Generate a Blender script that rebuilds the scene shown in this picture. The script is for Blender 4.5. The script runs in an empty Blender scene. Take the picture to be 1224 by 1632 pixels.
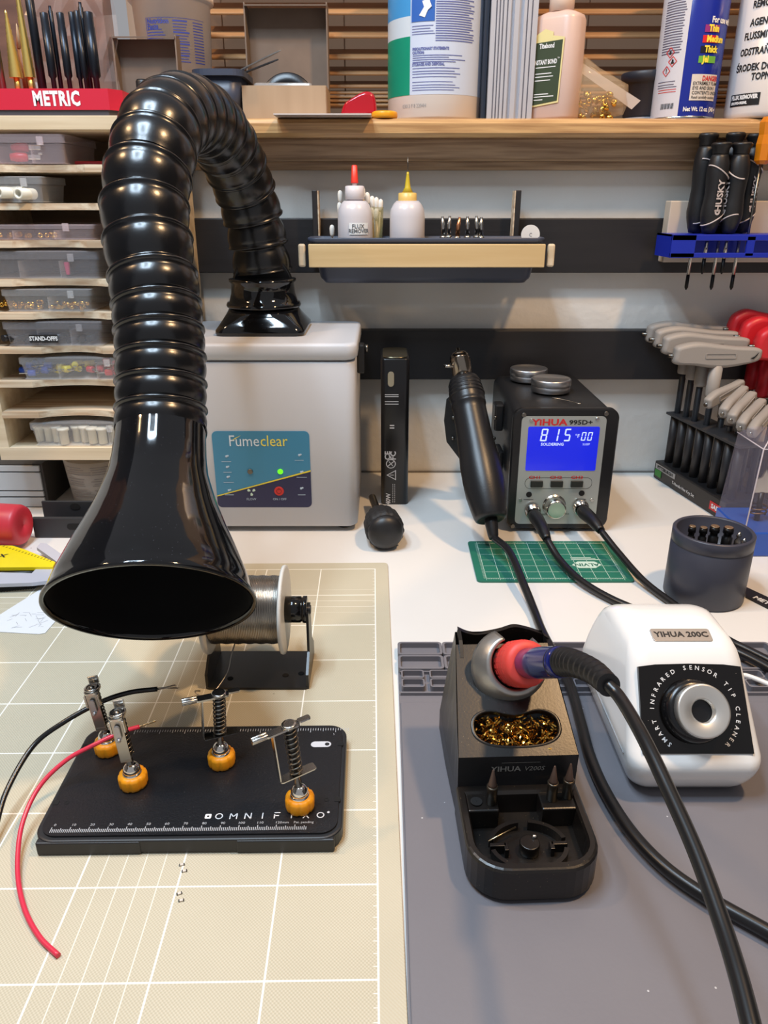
import bpy, bmesh, math, random
from mathutils import Matrix, Vector
random.seed(7)
S = bpy.context.scene
C = S.collection
PI = math.pi
R = math.radians
V = Vector

# ------------------------------------------------------------------ camera, world, lights
TH = R(22.4); FPX = 1200.0; CH = 0.323
cd = bpy.data.cameras.new('camera'); cam = bpy.data.objects.new('camera', cd); C.objects.link(cam)
cam.location = (0, 0, CH); cam.rotation_euler = (PI/2 - TH, 0, 0)
cd.sensor_fit = 'AUTO'; cd.sensor_width = 36; cd.lens = FPX/1632*36; cd.clip_start = 0.02; cd.clip_end = 20
S.camera = cam
w = bpy.data.worlds.new('room'); S.world = w; w.use_nodes = True
w.node_tree.nodes['Background'].inputs[0].default_value = (0.95, 0.95, 1.0, 1)
w.node_tree.nodes['Background'].inputs[1].default_value = 0.34

def lamp(name, kind, loc, target, power, col, size=0.1, sy=None):
    l = bpy.data.lights.new(name, kind); l.energy = power; l.color = col
    if kind == 'AREA':
        l.shape = 'RECTANGLE' if sy else 'DISK'; l.size = size
        if sy: l.size_y = sy
    else: l.shadow_soft_size = size
    o = bpy.data.objects.new(name, l); C.objects.link(o); o.location = loc
    o.rotation_euler = (V(target)-V(loc)).to_track_quat('-Z', 'Y').to_euler()
    return o
# the ceiling luminaire is a rectangular ring of LED strips; warm spots either side
for dx_, dy_, a_, b_ in ((-0.11, 0, 0.05, 0.42), (0.11, 0, 0.05, 0.42), (0, -0.19, 0.17, 0.05), (0, 0.19, 0.17, 0.05)):
    o_l = lamp('led_panel_lamp', 'AREA', (-0.28+dx_, 0.30+dy_, 1.12), (0, 0, 0), 14.0*a_*b_/0.059, (0.66, 0.83, 1.0), a_, b_)
    o_l.rotation_euler = (0, 0, 0)
lamp('warm_spot_lamp', 'AREA', (0.50, 0.34, 1.22), (0.1, 0.55, 0), 9.4, (1.0, 0.63, 0.32), 0.09)
lamp('warm_spot_lamp', 'AREA', (-0.85, 0.48, 1.22), (-0.2, 0.55, 0.1), 4.6, (1.0, 0.63, 0.32), 0.09)
S.view_settings.view_transform = 'Standard'; S.view_settings.look = 'None'
S.view_settings.exposure = 0.0; S.view_settings.gamma = 1.0; S.view_settings.use_curve_mapping = False

# ------------------------------------------------------------------ placing helpers
ct, st = math.cos(TH), math.sin(TH)
def D(px, py, d):
    v = (816-py)/FPX
    return V(((px-612)/FPX*d, d*(ct+v*st), CH+d*(v*ct-st)))
def G(px, py, z=0.0):
    v = (816-py)/FPX
    return D(px, py, (z-CH)/(v*ct-st))
def W(px, py, y):
    v = (816-py)/FPX
    return D(px, py, y/(ct+v*st))
def T(x, y, z): return Matrix.Translation((x, y, z))
def RX(a): return Matrix.Rotation(a, 4, 'X')
def RY(a): return Matrix.Rotation(a, 4, 'Y')
def RZ(a): return Matrix.Rotation(a, 4, 'Z')
def FR(o, x, y):
    x = V(x).normalized(); y = V(y); z = x.cross(y).normalized(); y = z.cross(x)
    m = Matrix.Identity(4)
    for i in range(3): m[i][0] = x[i]; m[i][1] = y[i]; m[i][2] = z[i]; m[i][3] = o[i]
    return m
def ZA(o, zdir):
    """frame with z along zdir at o"""
    q = V(zdir).to_track_quat('Z', 'Y').to_matrix().to_4x4()
    return Matrix.Translation(o) @ q
FRONT = lambda o: FR(o, (1, 0, 0), (0, 0, 1))      # a plane facing the viewer's side of the bench
FLAT = lambda o: FR(o, (1, 0, 0), (0, 1, 0))

# ------------------------------------------------------------------ mesh collector
def rrect(w, h, r, n=5, cx=0, cy=0):
    r = max(min(r, w/2-1e-6, h/2-1e-6), 1e-6); out = []
    for (sx, sy, a0) in ((1, 1, 0), (-1, 1, 90), (-1, -1, 180), (1, -1, 270)):
        for i in range(n+1):
            a = R(a0+90*i/n)
            out.append((cx+sx*(w/2-r)+r*math.cos(a), cy+sy*(h/2-r)+r*math.sin(a)))
    return out
class MB:
    def __init__(s): s.v = []; s.f = []; s.sm = []
    def add(s, vs, fs, M=None, sm=False):
        b = len(s.v)
        for v in vs: s.v.append(tuple(M @ V(v)) if M is not None else tuple(v))
        for f in fs: s.f.append([i+b for i in f]); s.sm.append(sm)
        return s
    def bm(s, bm, M=None, sm=False):
        bm.verts.index_update()
        s.add([v.co for v in bm.verts], [[v.index for v in f.verts] for f in bm.faces], M, sm); bm.free(); return s
    def box(s, c, d, bev=0, M=None, seg=2, taper=None):
        bm = bmesh.new(); bmesh.ops.create_cube(bm, size=1)
        for v in bm.verts:
            k = 1
            if taper and v.co.z < 0: k = taper
            v.co = V((v.co.x*d[0]*k, v.co.y*d[1]*k, v.co.z*d[2]))
        if bev: bmesh.ops.bevel(bm, geom=list(bm.edges), offset=min(bev, min(d)*0.49), segments=seg, profile=0.5, affect='EDGES')
        for v in bm.verts: v.co += V(c)
        return s.bm(bm, M, False)
    def rings(s, rings, cap0=True, cap1=True, sm=True, M=None, closed=False):
        n = len(rings[0]); vs = [p for r in rings for p in r]; fs = []
        k = len(rings)
        for i in range(k if closed else k-1):
            a = i*n; b = ((i+1) % k)*n
            for j in range(n):
                j2 = (j+1) % n; fs.append([a+j, a+j2, b+j2, b+j])
        s.add(vs, fs, M, sm)
        b = len(s.v)-len(vs)
        if cap0 and not closed: s.f.append([b+i for i in range(n)][::-1]); s.sm.append(False)
        if cap1 and not closed: s.f.append([b+(k-1)*n+i for i in range(n)]); s.sm.append(False)
        return s
    def lathe(s, prof, seg=32, M=None, sm=True, cap=True, a0=0, a1=2*PI):
        rs = []
        for (r, z) in prof:
            r = max(r, 1e-5); rs.append([(r*math.cos(a0+(a1-a0)*i/seg), r*math.sin(a0+(a1-a0)*i/seg), z) for i in range(seg)])
        return s.rings(rs, cap, cap, sm, M)
    def cyl(s, r, z0, z1, seg=32, M=None, bev=0):
        if bev: return s.lathe([(r-bev, z0), (r-bev*.3, z0+bev*.3), (r, z0+bev), (r, z1-bev), (r-bev*.3, z1-bev*.3), (r-bev, z1)], seg, M)
        return s.lathe([(r, z0), (r, z1)], seg, M)
    def prism(s, poly, z0, z1, M=None, bev=0, sm=False):
        if bev:
            cx = sum(p[0] for p in poly)/len(poly); cy = sum(p[1] for p in poly)/len(poly)
            W_ = max(p[0] for p in poly)-min(p[0] for p in poly); H_ = max(p[1] for p in poly)-min(p[1] for p in poly)
            def sc(o): return [(cx+(p[0]-cx)*(1-2*o/W_), cy+(p[1]-cy)*(1-2*o/H_)) for p in poly]
            rs = [[(x, y, z0) for x, y in sc(bev)], [(x, y, z0+bev) for x, y in poly], [(x, y, z1-bev) for x, y in poly],
                  [(x, y, z1-bev*.3) for x, y in sc(bev*.3)], [(x, y, z1) for x, y in sc(bev)]]
            return s.rings(rs, True, True, sm, M)
        return s.rings([[(x, y, z0) for x, y in poly], [(x, y, z1) for x, y in poly]], True, True, sm, M)
    def frame(s, outer, inner, z0, z1, M=None):
        n = len(outer)
        rs = [[(x, y, z0) for x, y in outer], [(x, y, z1) for x, y in outer], [(x, y, z1) for x, y in inner], [(x, y, z0) for x, y in inner]]
        return s.rings(rs, False, False, False, M, closed=True)
    def tube(s, pts, r, seg=10, cap=True, M=None, flat=None):
        pts = [V(p) for p in pts]; n = len(pts); rs = []
        t = (pts[1]-pts[0]).normalized(); u = t.orthogonal().normalized()
        for i, p in enumerate(pts):
            t2 = (pts[min(i+1, n-1)]-pts[max(i-1, 0)]).normalized()
            u = (u - t2*u.dot(t2)).normalized(); w2 = t2.cross(u)
            rr = r[i] if isinstance(r, (list, tuple)) else r
            rs.append([p+u*rr*math.cos(2*PI*k/seg)+w2*rr*math.sin(2*PI*k/seg) for k in range(seg)])
        return s.rings(rs, cap, cap, True, M)
    def ball(s, c, r, M=None, sc=(1, 1, 1), seg=16):
        bm = bmesh.new(); bmesh.ops.create_uvsphere(bm, u_segments=seg, v_segments=max(seg//2, 6), radius=r)
        for v in bm.verts: v.co = V((v.co.x*sc[0], v.co.y*sc[1], v.co.z*sc[2]))+V(c)
        return s.bm(bm, M, True)
    def text(s, t, size, M, ax='CENTER', sx=1.0, bold=0.0, ext=0.0, wrap=None, spacing=1.0, shear=0.0):
        cu = bpy.data.curves.new('t', 'FONT'); cu.body = t; cu.size = size; cu.align_x = ax; cu.align_y = 'CENTER'
        cu.offset = bold; cu.space_character = spacing; cu.shear = shear; cu.resolution_u = 2
        o = bpy.data.objects.new('t', cu); C.objects.link(o)
        dg = bpy.context.evaluated_depsgraph_get(); dg.update()
        me = bpy.data.meshes.new_from_object(o.evaluated_get(dg))
        vs = []
        for v in me.vertices:
            x, y, z = v.co; x *= sx
            if wrap:
                r, a = wrap; an = a + x/r; vs.append((r*math.sin(an), -r*math.cos(an), y))
            else: vs.append((x, y, 0))
        s.add(vs, [list(p.vertices) for p in me.polygons], M)
        bpy.data.objects.remove(o); bpy.data.curves.remove(cu); bpy.data.meshes.remove(me)
        return s
    def bar(s, x0, x1, y0, y1, M, wrap=None, n=1):
        """flat printed bar in a plane (or wrapped on a cylinder)"""
        vs = []; fs = []
        for i in range(n+1):
            x = x0+(x1-x0)*i/n
            for y in (y0, y1):
                if wrap: r, a = wrap; an = a+x/r; vs.append((r*math.sin(an), -r*math.cos(an), y))
                else: vs.append((x, y, 0))
        for i in range(n): fs.append([2*i, 2*i+2, 2*i+3, 2*i+1])
        return s.add(vs, fs, M)
def spline(pts, n=8):
    pts = [V(p) for p in pts]; P = [pts[0]*2-pts[1]]+pts+[pts[-1]*2-pts[-2]]; out = []
    for i in range(1, len(P)-2):
        for k in range(n):
            t = k/n; a, b, c, d = P[i-1], P[i], P[i+1], P[i+2]
            out.append(0.5*((2*b)+(c-a)*t+(2*a-5*b+4*c-d)*t*t+(3*b-a-3*c+d)*t**3))
    out.append(pts[-1]); return out

# ------------------------------------------------------------------ objects
MW = {}
def mk(name, mb, m, inv=None):
    me = bpy.data.meshes.new(name)
    vs = mb.v if inv is None else [tuple(inv @ V(v)) for v in mb.v]
    me.from_pydata(vs, [], mb.f); me.update()
    for p, sm in zip(me.polygons, mb.sm): p.use_smooth = sm
    me.materials.append(m)
    o = bpy.data.objects.new(name, me); C.objects.link(o); return o
def tag(o, label, cat, group=None):
    o['label'] = label; o['category'] = cat
    if group: o['group'] = group
def thing(name, label, cat, loc=(0, 0, 0), rz=0, group=None):
    o = bpy.data.objects.new(name, None); C.objects.link(o); o.empty_display_size = 0.01
    o.location = loc; o.rotation_euler = (0, 0, rz); tag(o, label, cat, group)
    MW[o.name] = Matrix.Translation(loc) @ RZ(rz); return o
def part(name, mb, m, parent, label=None, world=True):
    """world=True: the mesh was collected in bench coordinates; else in the thing's own"""
    o = mk(name, mb, m, MW[parent.name].inverted() if world else None)
    o.parent = parent; MW[o.name] = MW[parent.name]
    if label: o['label'] = label
    return o
def solo(name, mb, m, label, cat, group=None):
    xs = [v[0] for v in mb.v]; ys = [v[1] for v in mb.v]; zs = [v[2] for v in mb.v]
    c = V(((min(xs)+max(xs))/2, (min(ys)+max(ys))/2, min(zs)))
    o = mk(name, mb, m, Matrix.Translation(-c)); o.location = c; tag(o, label, cat, group); MW[o.name] = Matrix.Translation(c); return o
def struct(name, mb, m):
    o = mk(name, mb, m); o['kind'] = 'structure'; MW[o.name] = Matrix.Identity(4); return o
def dup(root, loc, rz=0, label=None, group=None, rot=None):
    r = root.copy(); C.objects.link(r); r.location = loc; r.rotation_euler = rot if rot else (0, 0, rz)
    if label: r['label'] = label
    if group: r['group'] = group
    for ch in list(root.children):
        c = ch.copy(); C.objects.link(c); c.parent = r
        for g in ch.children:
            d = g.copy(); C.objects.link(d); d.parent = c
    MW[r.name] = Matrix.Translation(loc) @ RZ(rz)
    return r

# ------------------------------------------------------------------ materials
def lin(c):
    out = []
    for v in c:
        v = v/255.0; out.append(v/12.92 if v <= 0.04045 else ((v+0.055)/1.055)**2.4)
    return (*out, 1)
MATS = {}
def mat(name, col, rough=0.5, metal=0.0, col2=None, nscale=20, nfac=0.5, bump=0, bscale=200, coat=0, emit=0, spec=0.5, stretch=None, speck=None, alpha=None, ior=None, sheen=0, trans=0):
    if name in MATS: return MATS[name]
    m = bpy.data.materials.new(name); m.use_nodes = True; MATS[name] = m
    nt = m.node_tree; N = nt.nodes; L = nt.links; b = N['Principled BSDF']
    c = lin(col); b.inputs['Base Color'].default_value = c; b.inputs['Roughness'].default_value = rough
    b.inputs['Metallic'].default_value = metal; b.inputs['Coat Weight'].default_value = coat
    b.inputs['Coat Roughness'].default_value = 0.08; b.inputs['Specular IOR Level'].default_value = spec
    b.inputs['Transmission Weight'].default_value = trans
    tc = N.new('ShaderNodeTexCoord'); mp = N.new('ShaderNodeMapping'); L.new(tc.outputs['Object'], mp.inputs[0])
    if stretch: mp.inputs['Scale'].default_value = stretch
    cur = None
    if col2:
        nz = N.new('ShaderNodeTexNoise'); nz.inputs['Scale'].default_value = nscale; nz.inputs['Detail'].default_value = 6
        L.new(mp.outputs[0], nz.inputs['Vector'])
        rp = N.new('ShaderNodeValToRGB'); rp.color_ramp.elements[0].position = 0.5-nfac/2; rp.color_ramp.elements[1].position = 0.5+nfac/2
        rp.color_ramp.elements[0].color = c; rp.color_ramp.elements[1].color = lin(col2)
        L.new(nz.outputs['Fac'], rp.inputs[0]); cur = rp.outputs[0]
    if speck:   # (colour, scale, threshold) small dust specks
        vo = N.new('ShaderNodeTexVoronoi'); vo.inputs['Scale'].default_value = speck[1]; L.new(tc.outputs['Object'], vo.inputs['Vector'])
        lt = N.new('ShaderNodeMath'); lt.operation = 'LESS_THAN'; lt.inputs[1].default_value = speck[2]; L.new(vo.outputs['Distance'], lt.inputs[0])
        mx = N.new('ShaderNodeMix'); mx.data_type = 'RGBA'; L.new(lt.outputs[0], mx.inputs[0])
        if cur: L.new(cur, mx.inputs[6])
        else: mx.inputs[6].default_value = c
        mx.inputs[7].default_value = lin(speck[0]); cur = mx.outputs[2]
    if cur: L.new(cur, b.inputs['Base Color'])
    if bump:
        nb = N.new('ShaderNodeTexNoise'); nb.inputs['Scale'].default_value = bscale; nb.inputs['Detail'].default_value = 4
        L.new(mp.outputs[0], nb.inputs['Vector']); bp = N.new('ShaderNodeBump'); bp.inputs['Strength'].default_value = bump; bp.inputs['Distance'].default_value = 0.002
        L.new(nb.outputs['Fac'], bp.inputs['Height']); L.new(bp.outputs[0], b.inputs['Normal'])
    if emit:
        b.inputs['Emission Color'].default_value = c; b.inputs['Emission Strength'].default_value = emit
    if alpha is not None:
        tr = N.new('ShaderNodeBsdfTransparent'); mx = N.new('ShaderNodeMixShader'); mx.inputs[0].default_value = alpha
        L.new(tr.outputs[0], mx.inputs[1]); L.new(b.outputs[0], mx.inputs[2]); L.new(mx.outputs[0], N['Material Output'].inputs[0])
    return m
def wood(name, a, b, axis='x', rough=0.4, scale=60, coat=0, ratio=0.05):
    s = {'x': (ratio, 1, 1), 'y': (1, ratio, 1), 'z': (1, 1, ratio)}[axis]
    return mat(name, a, rough, col2=b, nscale=scale, nfac=0.26, stretch=s, coat=coat, bump=0.08, bscale=scale*3)

white_top = mat('white_laminate', (228, 226, 222), 0.38, col2=(222, 219, 214), nscale=6, speck=((140, 130, 115), 28, 0.02))
plaster = mat('plaster_wall', (230, 227, 221), 0.85, bump=0.6, bscale=55, col2=(221, 218, 211), nscale=8)
rail_black = mat('black_painted_wood', (24, 23, 25), 0.5, col2=(34, 32, 34), nscale=40, stretch=(0.1, 1, 1), bump=0.15, bscale=120)
oak = wood('oak_sill', (204, 164, 112), (168, 128, 84), 'x', 0.32, 300, 0.25, 0.04)
oak_apron = wood('oak_apron', (184, 158, 128), (146, 120, 94), 'x', 0.45, 340, 0.0, 0.035)
blind_wood = wood('blind_wood', (190, 146, 100), (172, 126, 84), 'x', 0.45, 60, 0.0, 0.05)
casing = wood('dark_casing_wood', (122, 88, 74), (84, 60, 52), 'x', 0.45, 30, 0, 0.15)
gap_glow = mat('blind_gap_glow', (176, 152, 132), 0.5, col2=(164, 140, 120), nscale=5, emit=0.22)  # own glow put in to brighten the gaps between blind slats
ply = wood('plywood', (230, 213, 184), (206, 184, 150), 'x', 0.55, 70, 0, 0.05)
ply_edge = wood('plywood_edge', (226, 210, 184), (190, 162, 132), 'x', 0.6, 200, 0, 0.04)
blackg = mat('glossy_black_plastic', (10, 11, 14), 0.07, spec=0.6, speck=((120, 125, 140), 420, 0.05))
hoseb = mat('hose_black', (12, 13, 16), 0.25, spec=0.62, bump=0.03, bscale=300)
black = mat('black_plastic', (26, 26, 28), 0.4, bump=0.05, bscale=600)
blackm = mat('matte_black', (24, 24, 27), 0.62, bump=0.08, bscale=700)
blackmetal = mat('black_painted_metal', (22, 22, 24), 0.3, spec=0.5, speck=((110, 110, 110), 300, 0.04))
rubber = mat('black_rubber', (18, 18, 20), 0.42)
boxwhite = mat('grey_white_plastic', (200, 200, 203), 0.42, bump=0.02, bscale=900)
white = mat('white_plastic', (236, 234, 230), 0.25, spec=0.5)
whitetxt = mat('white_print', (232, 232, 232), 0.6)
greytxt = mat('grey_print', (150, 150, 152), 0.6)
blacktxt = mat('black_print', (22, 22, 24), 0.6)
redtxt = mat('red_print', (205, 38, 40), 0.6)
bluetxt = mat('blue_print', (52, 62, 140), 0.6)
steel = mat('steel', (190, 188, 184), 0.22, 1.0)
steeld = mat('dark_steel', (120, 116, 110), 0.32, 1.0)
chrome = mat('chrome', (225, 222, 216), 0.08, 1.0)
alum = mat('aluminium', (196, 197, 200), 0.35, 1.0)
brass = mat('brass', (212, 168, 80), 0.25, 1.0)
goldm = mat('gold_titanium', (232, 204, 120), 0.38, 0.9)
orange = mat('orange_plastic', (240, 158, 18), 0.4, bump=0.03, bscale=500)
red = mat('red_plastic', (196, 30, 44), 0.32)

# ================================================================== THE SETTING
YW = 0.920                       # back wall
struct('floor', MB().box((0.2, 0.4, -0.77), (3.4, 3.0, 0.04)), mat('floor_grey', (120, 112, 104), 0.7))
struct('wall_left', MB().box((-1.47, 0.4, 0.5), (0.05, 3.0, 2.6)), mat('side_wall', (112, 110, 108), 0.8))
struct('wall_right', MB().box((1.87, 0.4, 0.5), (0.05, 3.0, 2.6)), MATS['side_wall'])
struct('wall_back', MB().box((0.2, YW+0.03, -0.185), (3.29, 0.06, 1.13)), plaster)
zt = W(900, 348, YW-0.018)[2]; zb = W(900, 435, YW-0.018)[2]
struct('trim_1', MB().box((0.35, YW-0.009, (zt+zb)/2), (1.25, 0.0178, zt-zb), 0.001), rail_black)
zt2 = W(900, 527, YW-0.018)[2]; zb2 = W(900, 605, YW-0.018)[2]
struct('trim_2', MB().box((0.35, YW-0.009, (zt2+zb2)/2), (1.25, 0.0178, zt2-zb2), 0.001), rail_black)
# window sill: nosing with a rounded front, apron below with a bead
ZS = W(900, 188, 0.872)[2]       # sill top
zn = W(900, 219, 0.872)[2]
prof = [(0.99, ZS), (0.8765, ZS), (0.8725, ZS-0.0015), (0.870, ZS-0.005), (0.870, zn+0.004), (0.8725, zn), (0.99, zn)]
m = FR((0, 0, 0), (0, 1, 0), (0, 0, 1))       # local x -> world y, local y -> world z, local z -> world x
struct('trim_3', MB().prism(prof, -0.26, 1.3, m), oak)
za = W(900, 256, 0.895)[2]; zc = W(900, 271, 0.905)[2]
prof = [(YW-0.001, zn-0.0003), (0.893, zn-0.0003), (0.893, za+0.002), (0.895, za), (0.9035, za-0.001), (0.903, zc+0.004), (0.906, zc), (YW-0.001, zc)]
struct('trim_4', MB().prism(prof, -0.26, 1.3, m), oak_apron)
# added glowing panel behind the blind, lightens the slat gaps, casing at its left
struct('glow_backing_1', MB().box((0.45, 1.040, 0.62), (1.5, 0.01, 0.5)), gap_glow)
struct('trim_5', MB().box((-0.56, 0.962, 0.62), (0.52, 0.03, 0.52)), casing)
struct('trim_6', MB().box((0.45, 1.035, ZS-0.011), (1.5, 0.09, 0.02)), oak)

# blind
bl = thing('window_blind', 'brown wooden slat blind hanging in the window above the oak sill', 'blind', (0.4, 1.0, ZS))
bands = [(-62, 18, 25), (-24, 17, 24), (14, 17, 23), (52, 16, 22), (88, 11, 19), (115, 8, 16), (137, 6, 13), (150, 4, 8), (158, 3, 5), (165, 3, 4), (172, 3, 3)]
for i, (py, hpx, tilt) in enumerate(bands):
    p = W(900, py, 0.985)
    M = T(0.40, 1.005, p[2]+0.004) @ RX(R(tilt))
    if p[2] > ZS+0.004: part('slat', MB().box((0, 0, 0), (1.22, 0.046, 0.003), 0.001, M), blind_wood, bl)
for px in (352, 548, 940):
    a = W(px, 0, 1.03); mb = MB().cyl(0.0008, ZS, 0.66, 6, T(a[0], 1.028, 0)); part('ladder_cord', mb, mat('cord_beige', (200, 190, 175), 0.8), bl)

# desk
dk = thing('workbench', 'white laminate workbench top under all the tools and mats', 'desk', (0.2, 0.4, -0.03))
part('tabletop', MB().box((0.2, 0.35, -0.015), (1.9, 1.138, 0.03), 0.002), white_top, dk)
part('back_edge_gap', MB().box((0.2, YW-0.0018, 0.0009), (1.6, 0.003, 0.0014)), mat('grey_caulk', (120, 116, 110), 0.8), dk)

# ================================================================== MATS
# beige cutting mat: material carries grid and fine weave
def cutting_mat_material(name, base, base2, line, x0, y0, s, fine_cols, fine_rows, lw, wv, inv):
    m = bpy.data.materials.new(name); m.use_nodes = True; nt = m.node_tree; N = nt.nodes; L = nt.links; b = N['Principled BSDF']
    b.inputs['Roughness'].default_value = 0.55
    tc = N.new('ShaderNodeTexCoord'); sp = N.new('ShaderNodeSeparateXYZ'); L.new(tc.outputs['Object'], sp.inputs[0])
    def M1(op, a, b_=None, c_=None):
        n = N.new('ShaderNodeMath'); n.operation = op
        for i, q in enumerate((a, b_, c_)):
            if q is None: continue
            if isinstance(q, (int, float)): n.inputs[i].default_value = q
            else: L.new(q, n.inputs[i])
        return n.outputs[0]
    X, Y = sp.outputs[0], sp.outputs[1]
    u = M1('DIVIDE', M1('SUBTRACT', x0, X), s); v = M1('DIVIDE', M1('SUBTRACT', y0, Y), s)     # counted from the far right corner
    def ln(t, wd): return M1('LESS_THAN', M1('ABSOLUTE', M1('SUBTRACT', t, M1('ROUND', t))), wd)
    inside = M1('MULTIPLY', M1('GREATER_THAN', u, -lw), M1('GREATER_THAN', v, -lw))
    g = M1('MAXIMUM', ln(u, lw), ln(v, lw))
    for (a, b_) in fine_cols:
        f = M1('MULTIPLY', ln(M1('MULTIPLY', u, 5), lw*3.0), M1('MULTIPLY', M1('GREATER_THAN', u, a), M1('LESS_THAN', u, b_)))
        g = M1('MAXIMUM', g, M1('MULTIPLY', f, 0.6))
    for (a, b_) in fine_rows:
        f = M1('MULTIPLY', ln(M1('MULTIPLY', v, 5), lw*3.0), M1('MULTIPLY', M1('GREATER_THAN', v, a), M1('LESS_THAN', v, b_)))
        g = M1('MAXIMUM', g, M1('MULTIPLY', f, 0.6))
    # tick marks along the right border
    tk = M1('MULTIPLY', ln(M1('MULTIPLY', v, 8), lw*3.5), M1('MULTIPLY', M1('GREATER_THAN', u, 0), M1('LESS_THAN', u, 0.045)))
    g = M1('MAXIMUM', g, M1('MULTIPLY', tk, 0.8))
    # diagonal weave
    def wave(ax, ay, per):
        q = M1('MULTIPLY', M1('ADD', M1('MULTIPLY', X, ax), M1('MULTIPLY', Y, ay)), 2*PI/per); return M1('SINE', q)
    wvv = M1('MULTIPLY', M1('MULTIPLY', M1('ADD', wave(0.72, 0.69, wv), wave(-0.72, 0.69, wv)), 0.25), 1.0)
    nz = N.new('ShaderNodeTexNoise'); nz.inputs['Scale'].default_value = 9; nz.inputs['Detail'].default_value = 8; L.new(tc.outputs['Object'], nz.inputs['Vector'])
    mixb = N.new('ShaderNodeMix'); mixb.data_type = 'RGBA'; mixb.inputs[6].default_value = lin(base); mixb.inputs[7].default_value = lin(base2)
    L.new(M1('ADD', M1('MULTIPLY', nz.outputs['Fac'], 0.9), M1('MULTIPLY', M1('MULTIPLY', wvv, 0.95), inside)), mixb.inputs[0])
    vo = N.new('ShaderNodeTexVoronoi'); vo.inputs['Scale'].default_value = 32; L.new(tc.outputs['Object'], vo.inputs['Vector'])
    mixs = N.new('ShaderNodeMix'); mixs.data_type = 'RGBA'; L.new(M1('MULTIPLY', M1('LESS_THAN', vo.outputs['Distance'], 0.035), 0.45), mixs.inputs[0])
    L.new(mixb.outputs[2], mixs.inputs[6]); mixs.inputs[7].default_value = lin((110, 104, 90))
    mixl = N.new('ShaderNodeMix'); mixl.data_type = 'RGBA'; L.new(M1('MULTIPLY', g, inside), mixl.inputs[0])
    L.new(mixs.outputs[2], mixl.inputs[6]); mixl.inputs[7].default_value = lin(line); L.new(mixl.outputs[2], b.inputs['Base Color'])
    bp = N.new('ShaderNodeBump'); bp.inputs['Strength'].default_value = 0.25; bp.inputs['Distance'].default_value = 0.0005
    L.new(wvv, bp.inputs['Height']); L.new(bp.outputs[0], b.inputs['Normal'])
    return m
cm = thing('cutting_mat', 'large beige cutting mat with white grid lines, left half of bench', 'cutting mat', (0.0035, 0.651, 0.0), R(0.85))
mb = MB().prism(rrect(0.62, 0.56, 0.004, 4, -0.31, -0.28), 0.0003, 0.0022, bev=0.0004)
cmm = cutting_mat_material('beige_mat', (181, 173, 149), (207, 199, 177), (246, 243, 232), -0.0122, -0.0135, 0.0508, [(2, 3)], [(0.8, 1.6)], 0.009, 0.00125, None)
part('mat_sheet', mb, cmm, cm, world=False)

# grey silicone mat
smg = mat('grey_silicone', (120, 118, 123), 0.42, col2=(112, 110, 116), nscale=10, speck=((190, 190, 192), 60, 0.03), bump=0.04, bscale=500)
sm_ = thing('silicone_mat', 'grey silicone soldering mat with moulded parts trays along its back', 'soldering mat', (0.0095, 0.2, 0.0))
x0, x1, y0, y1 = 0.0105, 0.50, 0.10, 0.5035
mb = MB()
mb.prism(rrect(x1-x0, y1-y0, 0.004, 4, (x0+x1)/2, (y0+y1)/2), 0.0003, 0.0018)
yc = 0.4365
mb.box(((x0+x1)/2, (y0+yc-0.004)/2, 0.0024), (x1-x0-0.002, yc-y0-0.006, 0.0016), 0.0007)
def cellwall(bx0, bx1, by0, by1, r=0.003, wl=0.0019):
    mb.frame(rrect(bx1-bx0, by1-by0, r, 3, (bx0+bx1)/2, (by0+by1)/2), rrect(bx1-bx0-2*wl, by1-by0-2*wl, r-wl*.6, 3, (bx0+bx1)/2, (by0+by1)/2), 0.0016, 0.0062)
cx = x0
wdt = [0.034, 0.034, 0.05, 0.05, 0.034, 0.034, 0.05, 0.05, 0.05, 0.05]
for q in wdt:
    cellwall(cx, cx+q, 0.4855, 0.5035); cellwall(cx, cx+q, 0.467, 0.485); cx += q+0.0003
cx = x0+0.002
for k in range(21):
    cellwall(cx, cx+0.0165, 0.4555, 0.4655, 0.002, 0.001); cellwall(cx, cx+0.0165, 0.4445, 0.4548, 0.002, 0.001); cx += 0.0205
mb.box(((x0+x1)/2, 0.4665, 0.003), (x1-x0-0.002, 0.0012, 0.003), 0.0004); mb.box(((x0+x1)/2, 0.441, 0.003), (x1-x0-0.002, 0.0015, 0.003), 0.0004)
part('mat_sheet', mb, smg, sm_)

# small green mat
gm = thing('green_cutting_mat', 'small green cutting mat with white grid in front of the soldering station', 'cutting mat', (0.157, 0.66, 0))
c0, c1, c2_, c3 = G(743, 865), G(972, 857), G(1001, 924), G(763, 929)
gx = (c0[0]+c3[0])/2; gx2 = (c1[0]+c2_[0])/2; gy2 = c0[1]; gy1 = c3[1]
cx, cy = (gx+gx2)/2, (gy1+gy2)/2; gw, gh = gx2-gx, gy2-gy1
part('mat_sheet', MB().prism(rrect(gw, gh, 0.004, 4, cx, cy), 0.0003, 0.0018), mat('green_mat', (38, 118, 96), 0.5, col2=(32, 106, 86), nscale=20), gm)
mb = MB(); zt_ = 0.0019; Mz = T(0, 0, zt_)
gl = 0.0127; nx = int((gw-0.012)/gl)
ox = cx-nx*gl/2; ny = int((gh-0.01)/gl); oy = cy-ny*gl/2
for i in range(nx+1): mb.bar(ox+i*gl-0.00022, ox+i*gl+0.00022, oy, oy+ny*gl, Mz)
for j in range(ny+1): mb.bar(ox, ox+nx*gl, oy+j*gl-0.00022, oy+j*gl+0.00022, Mz)
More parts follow.
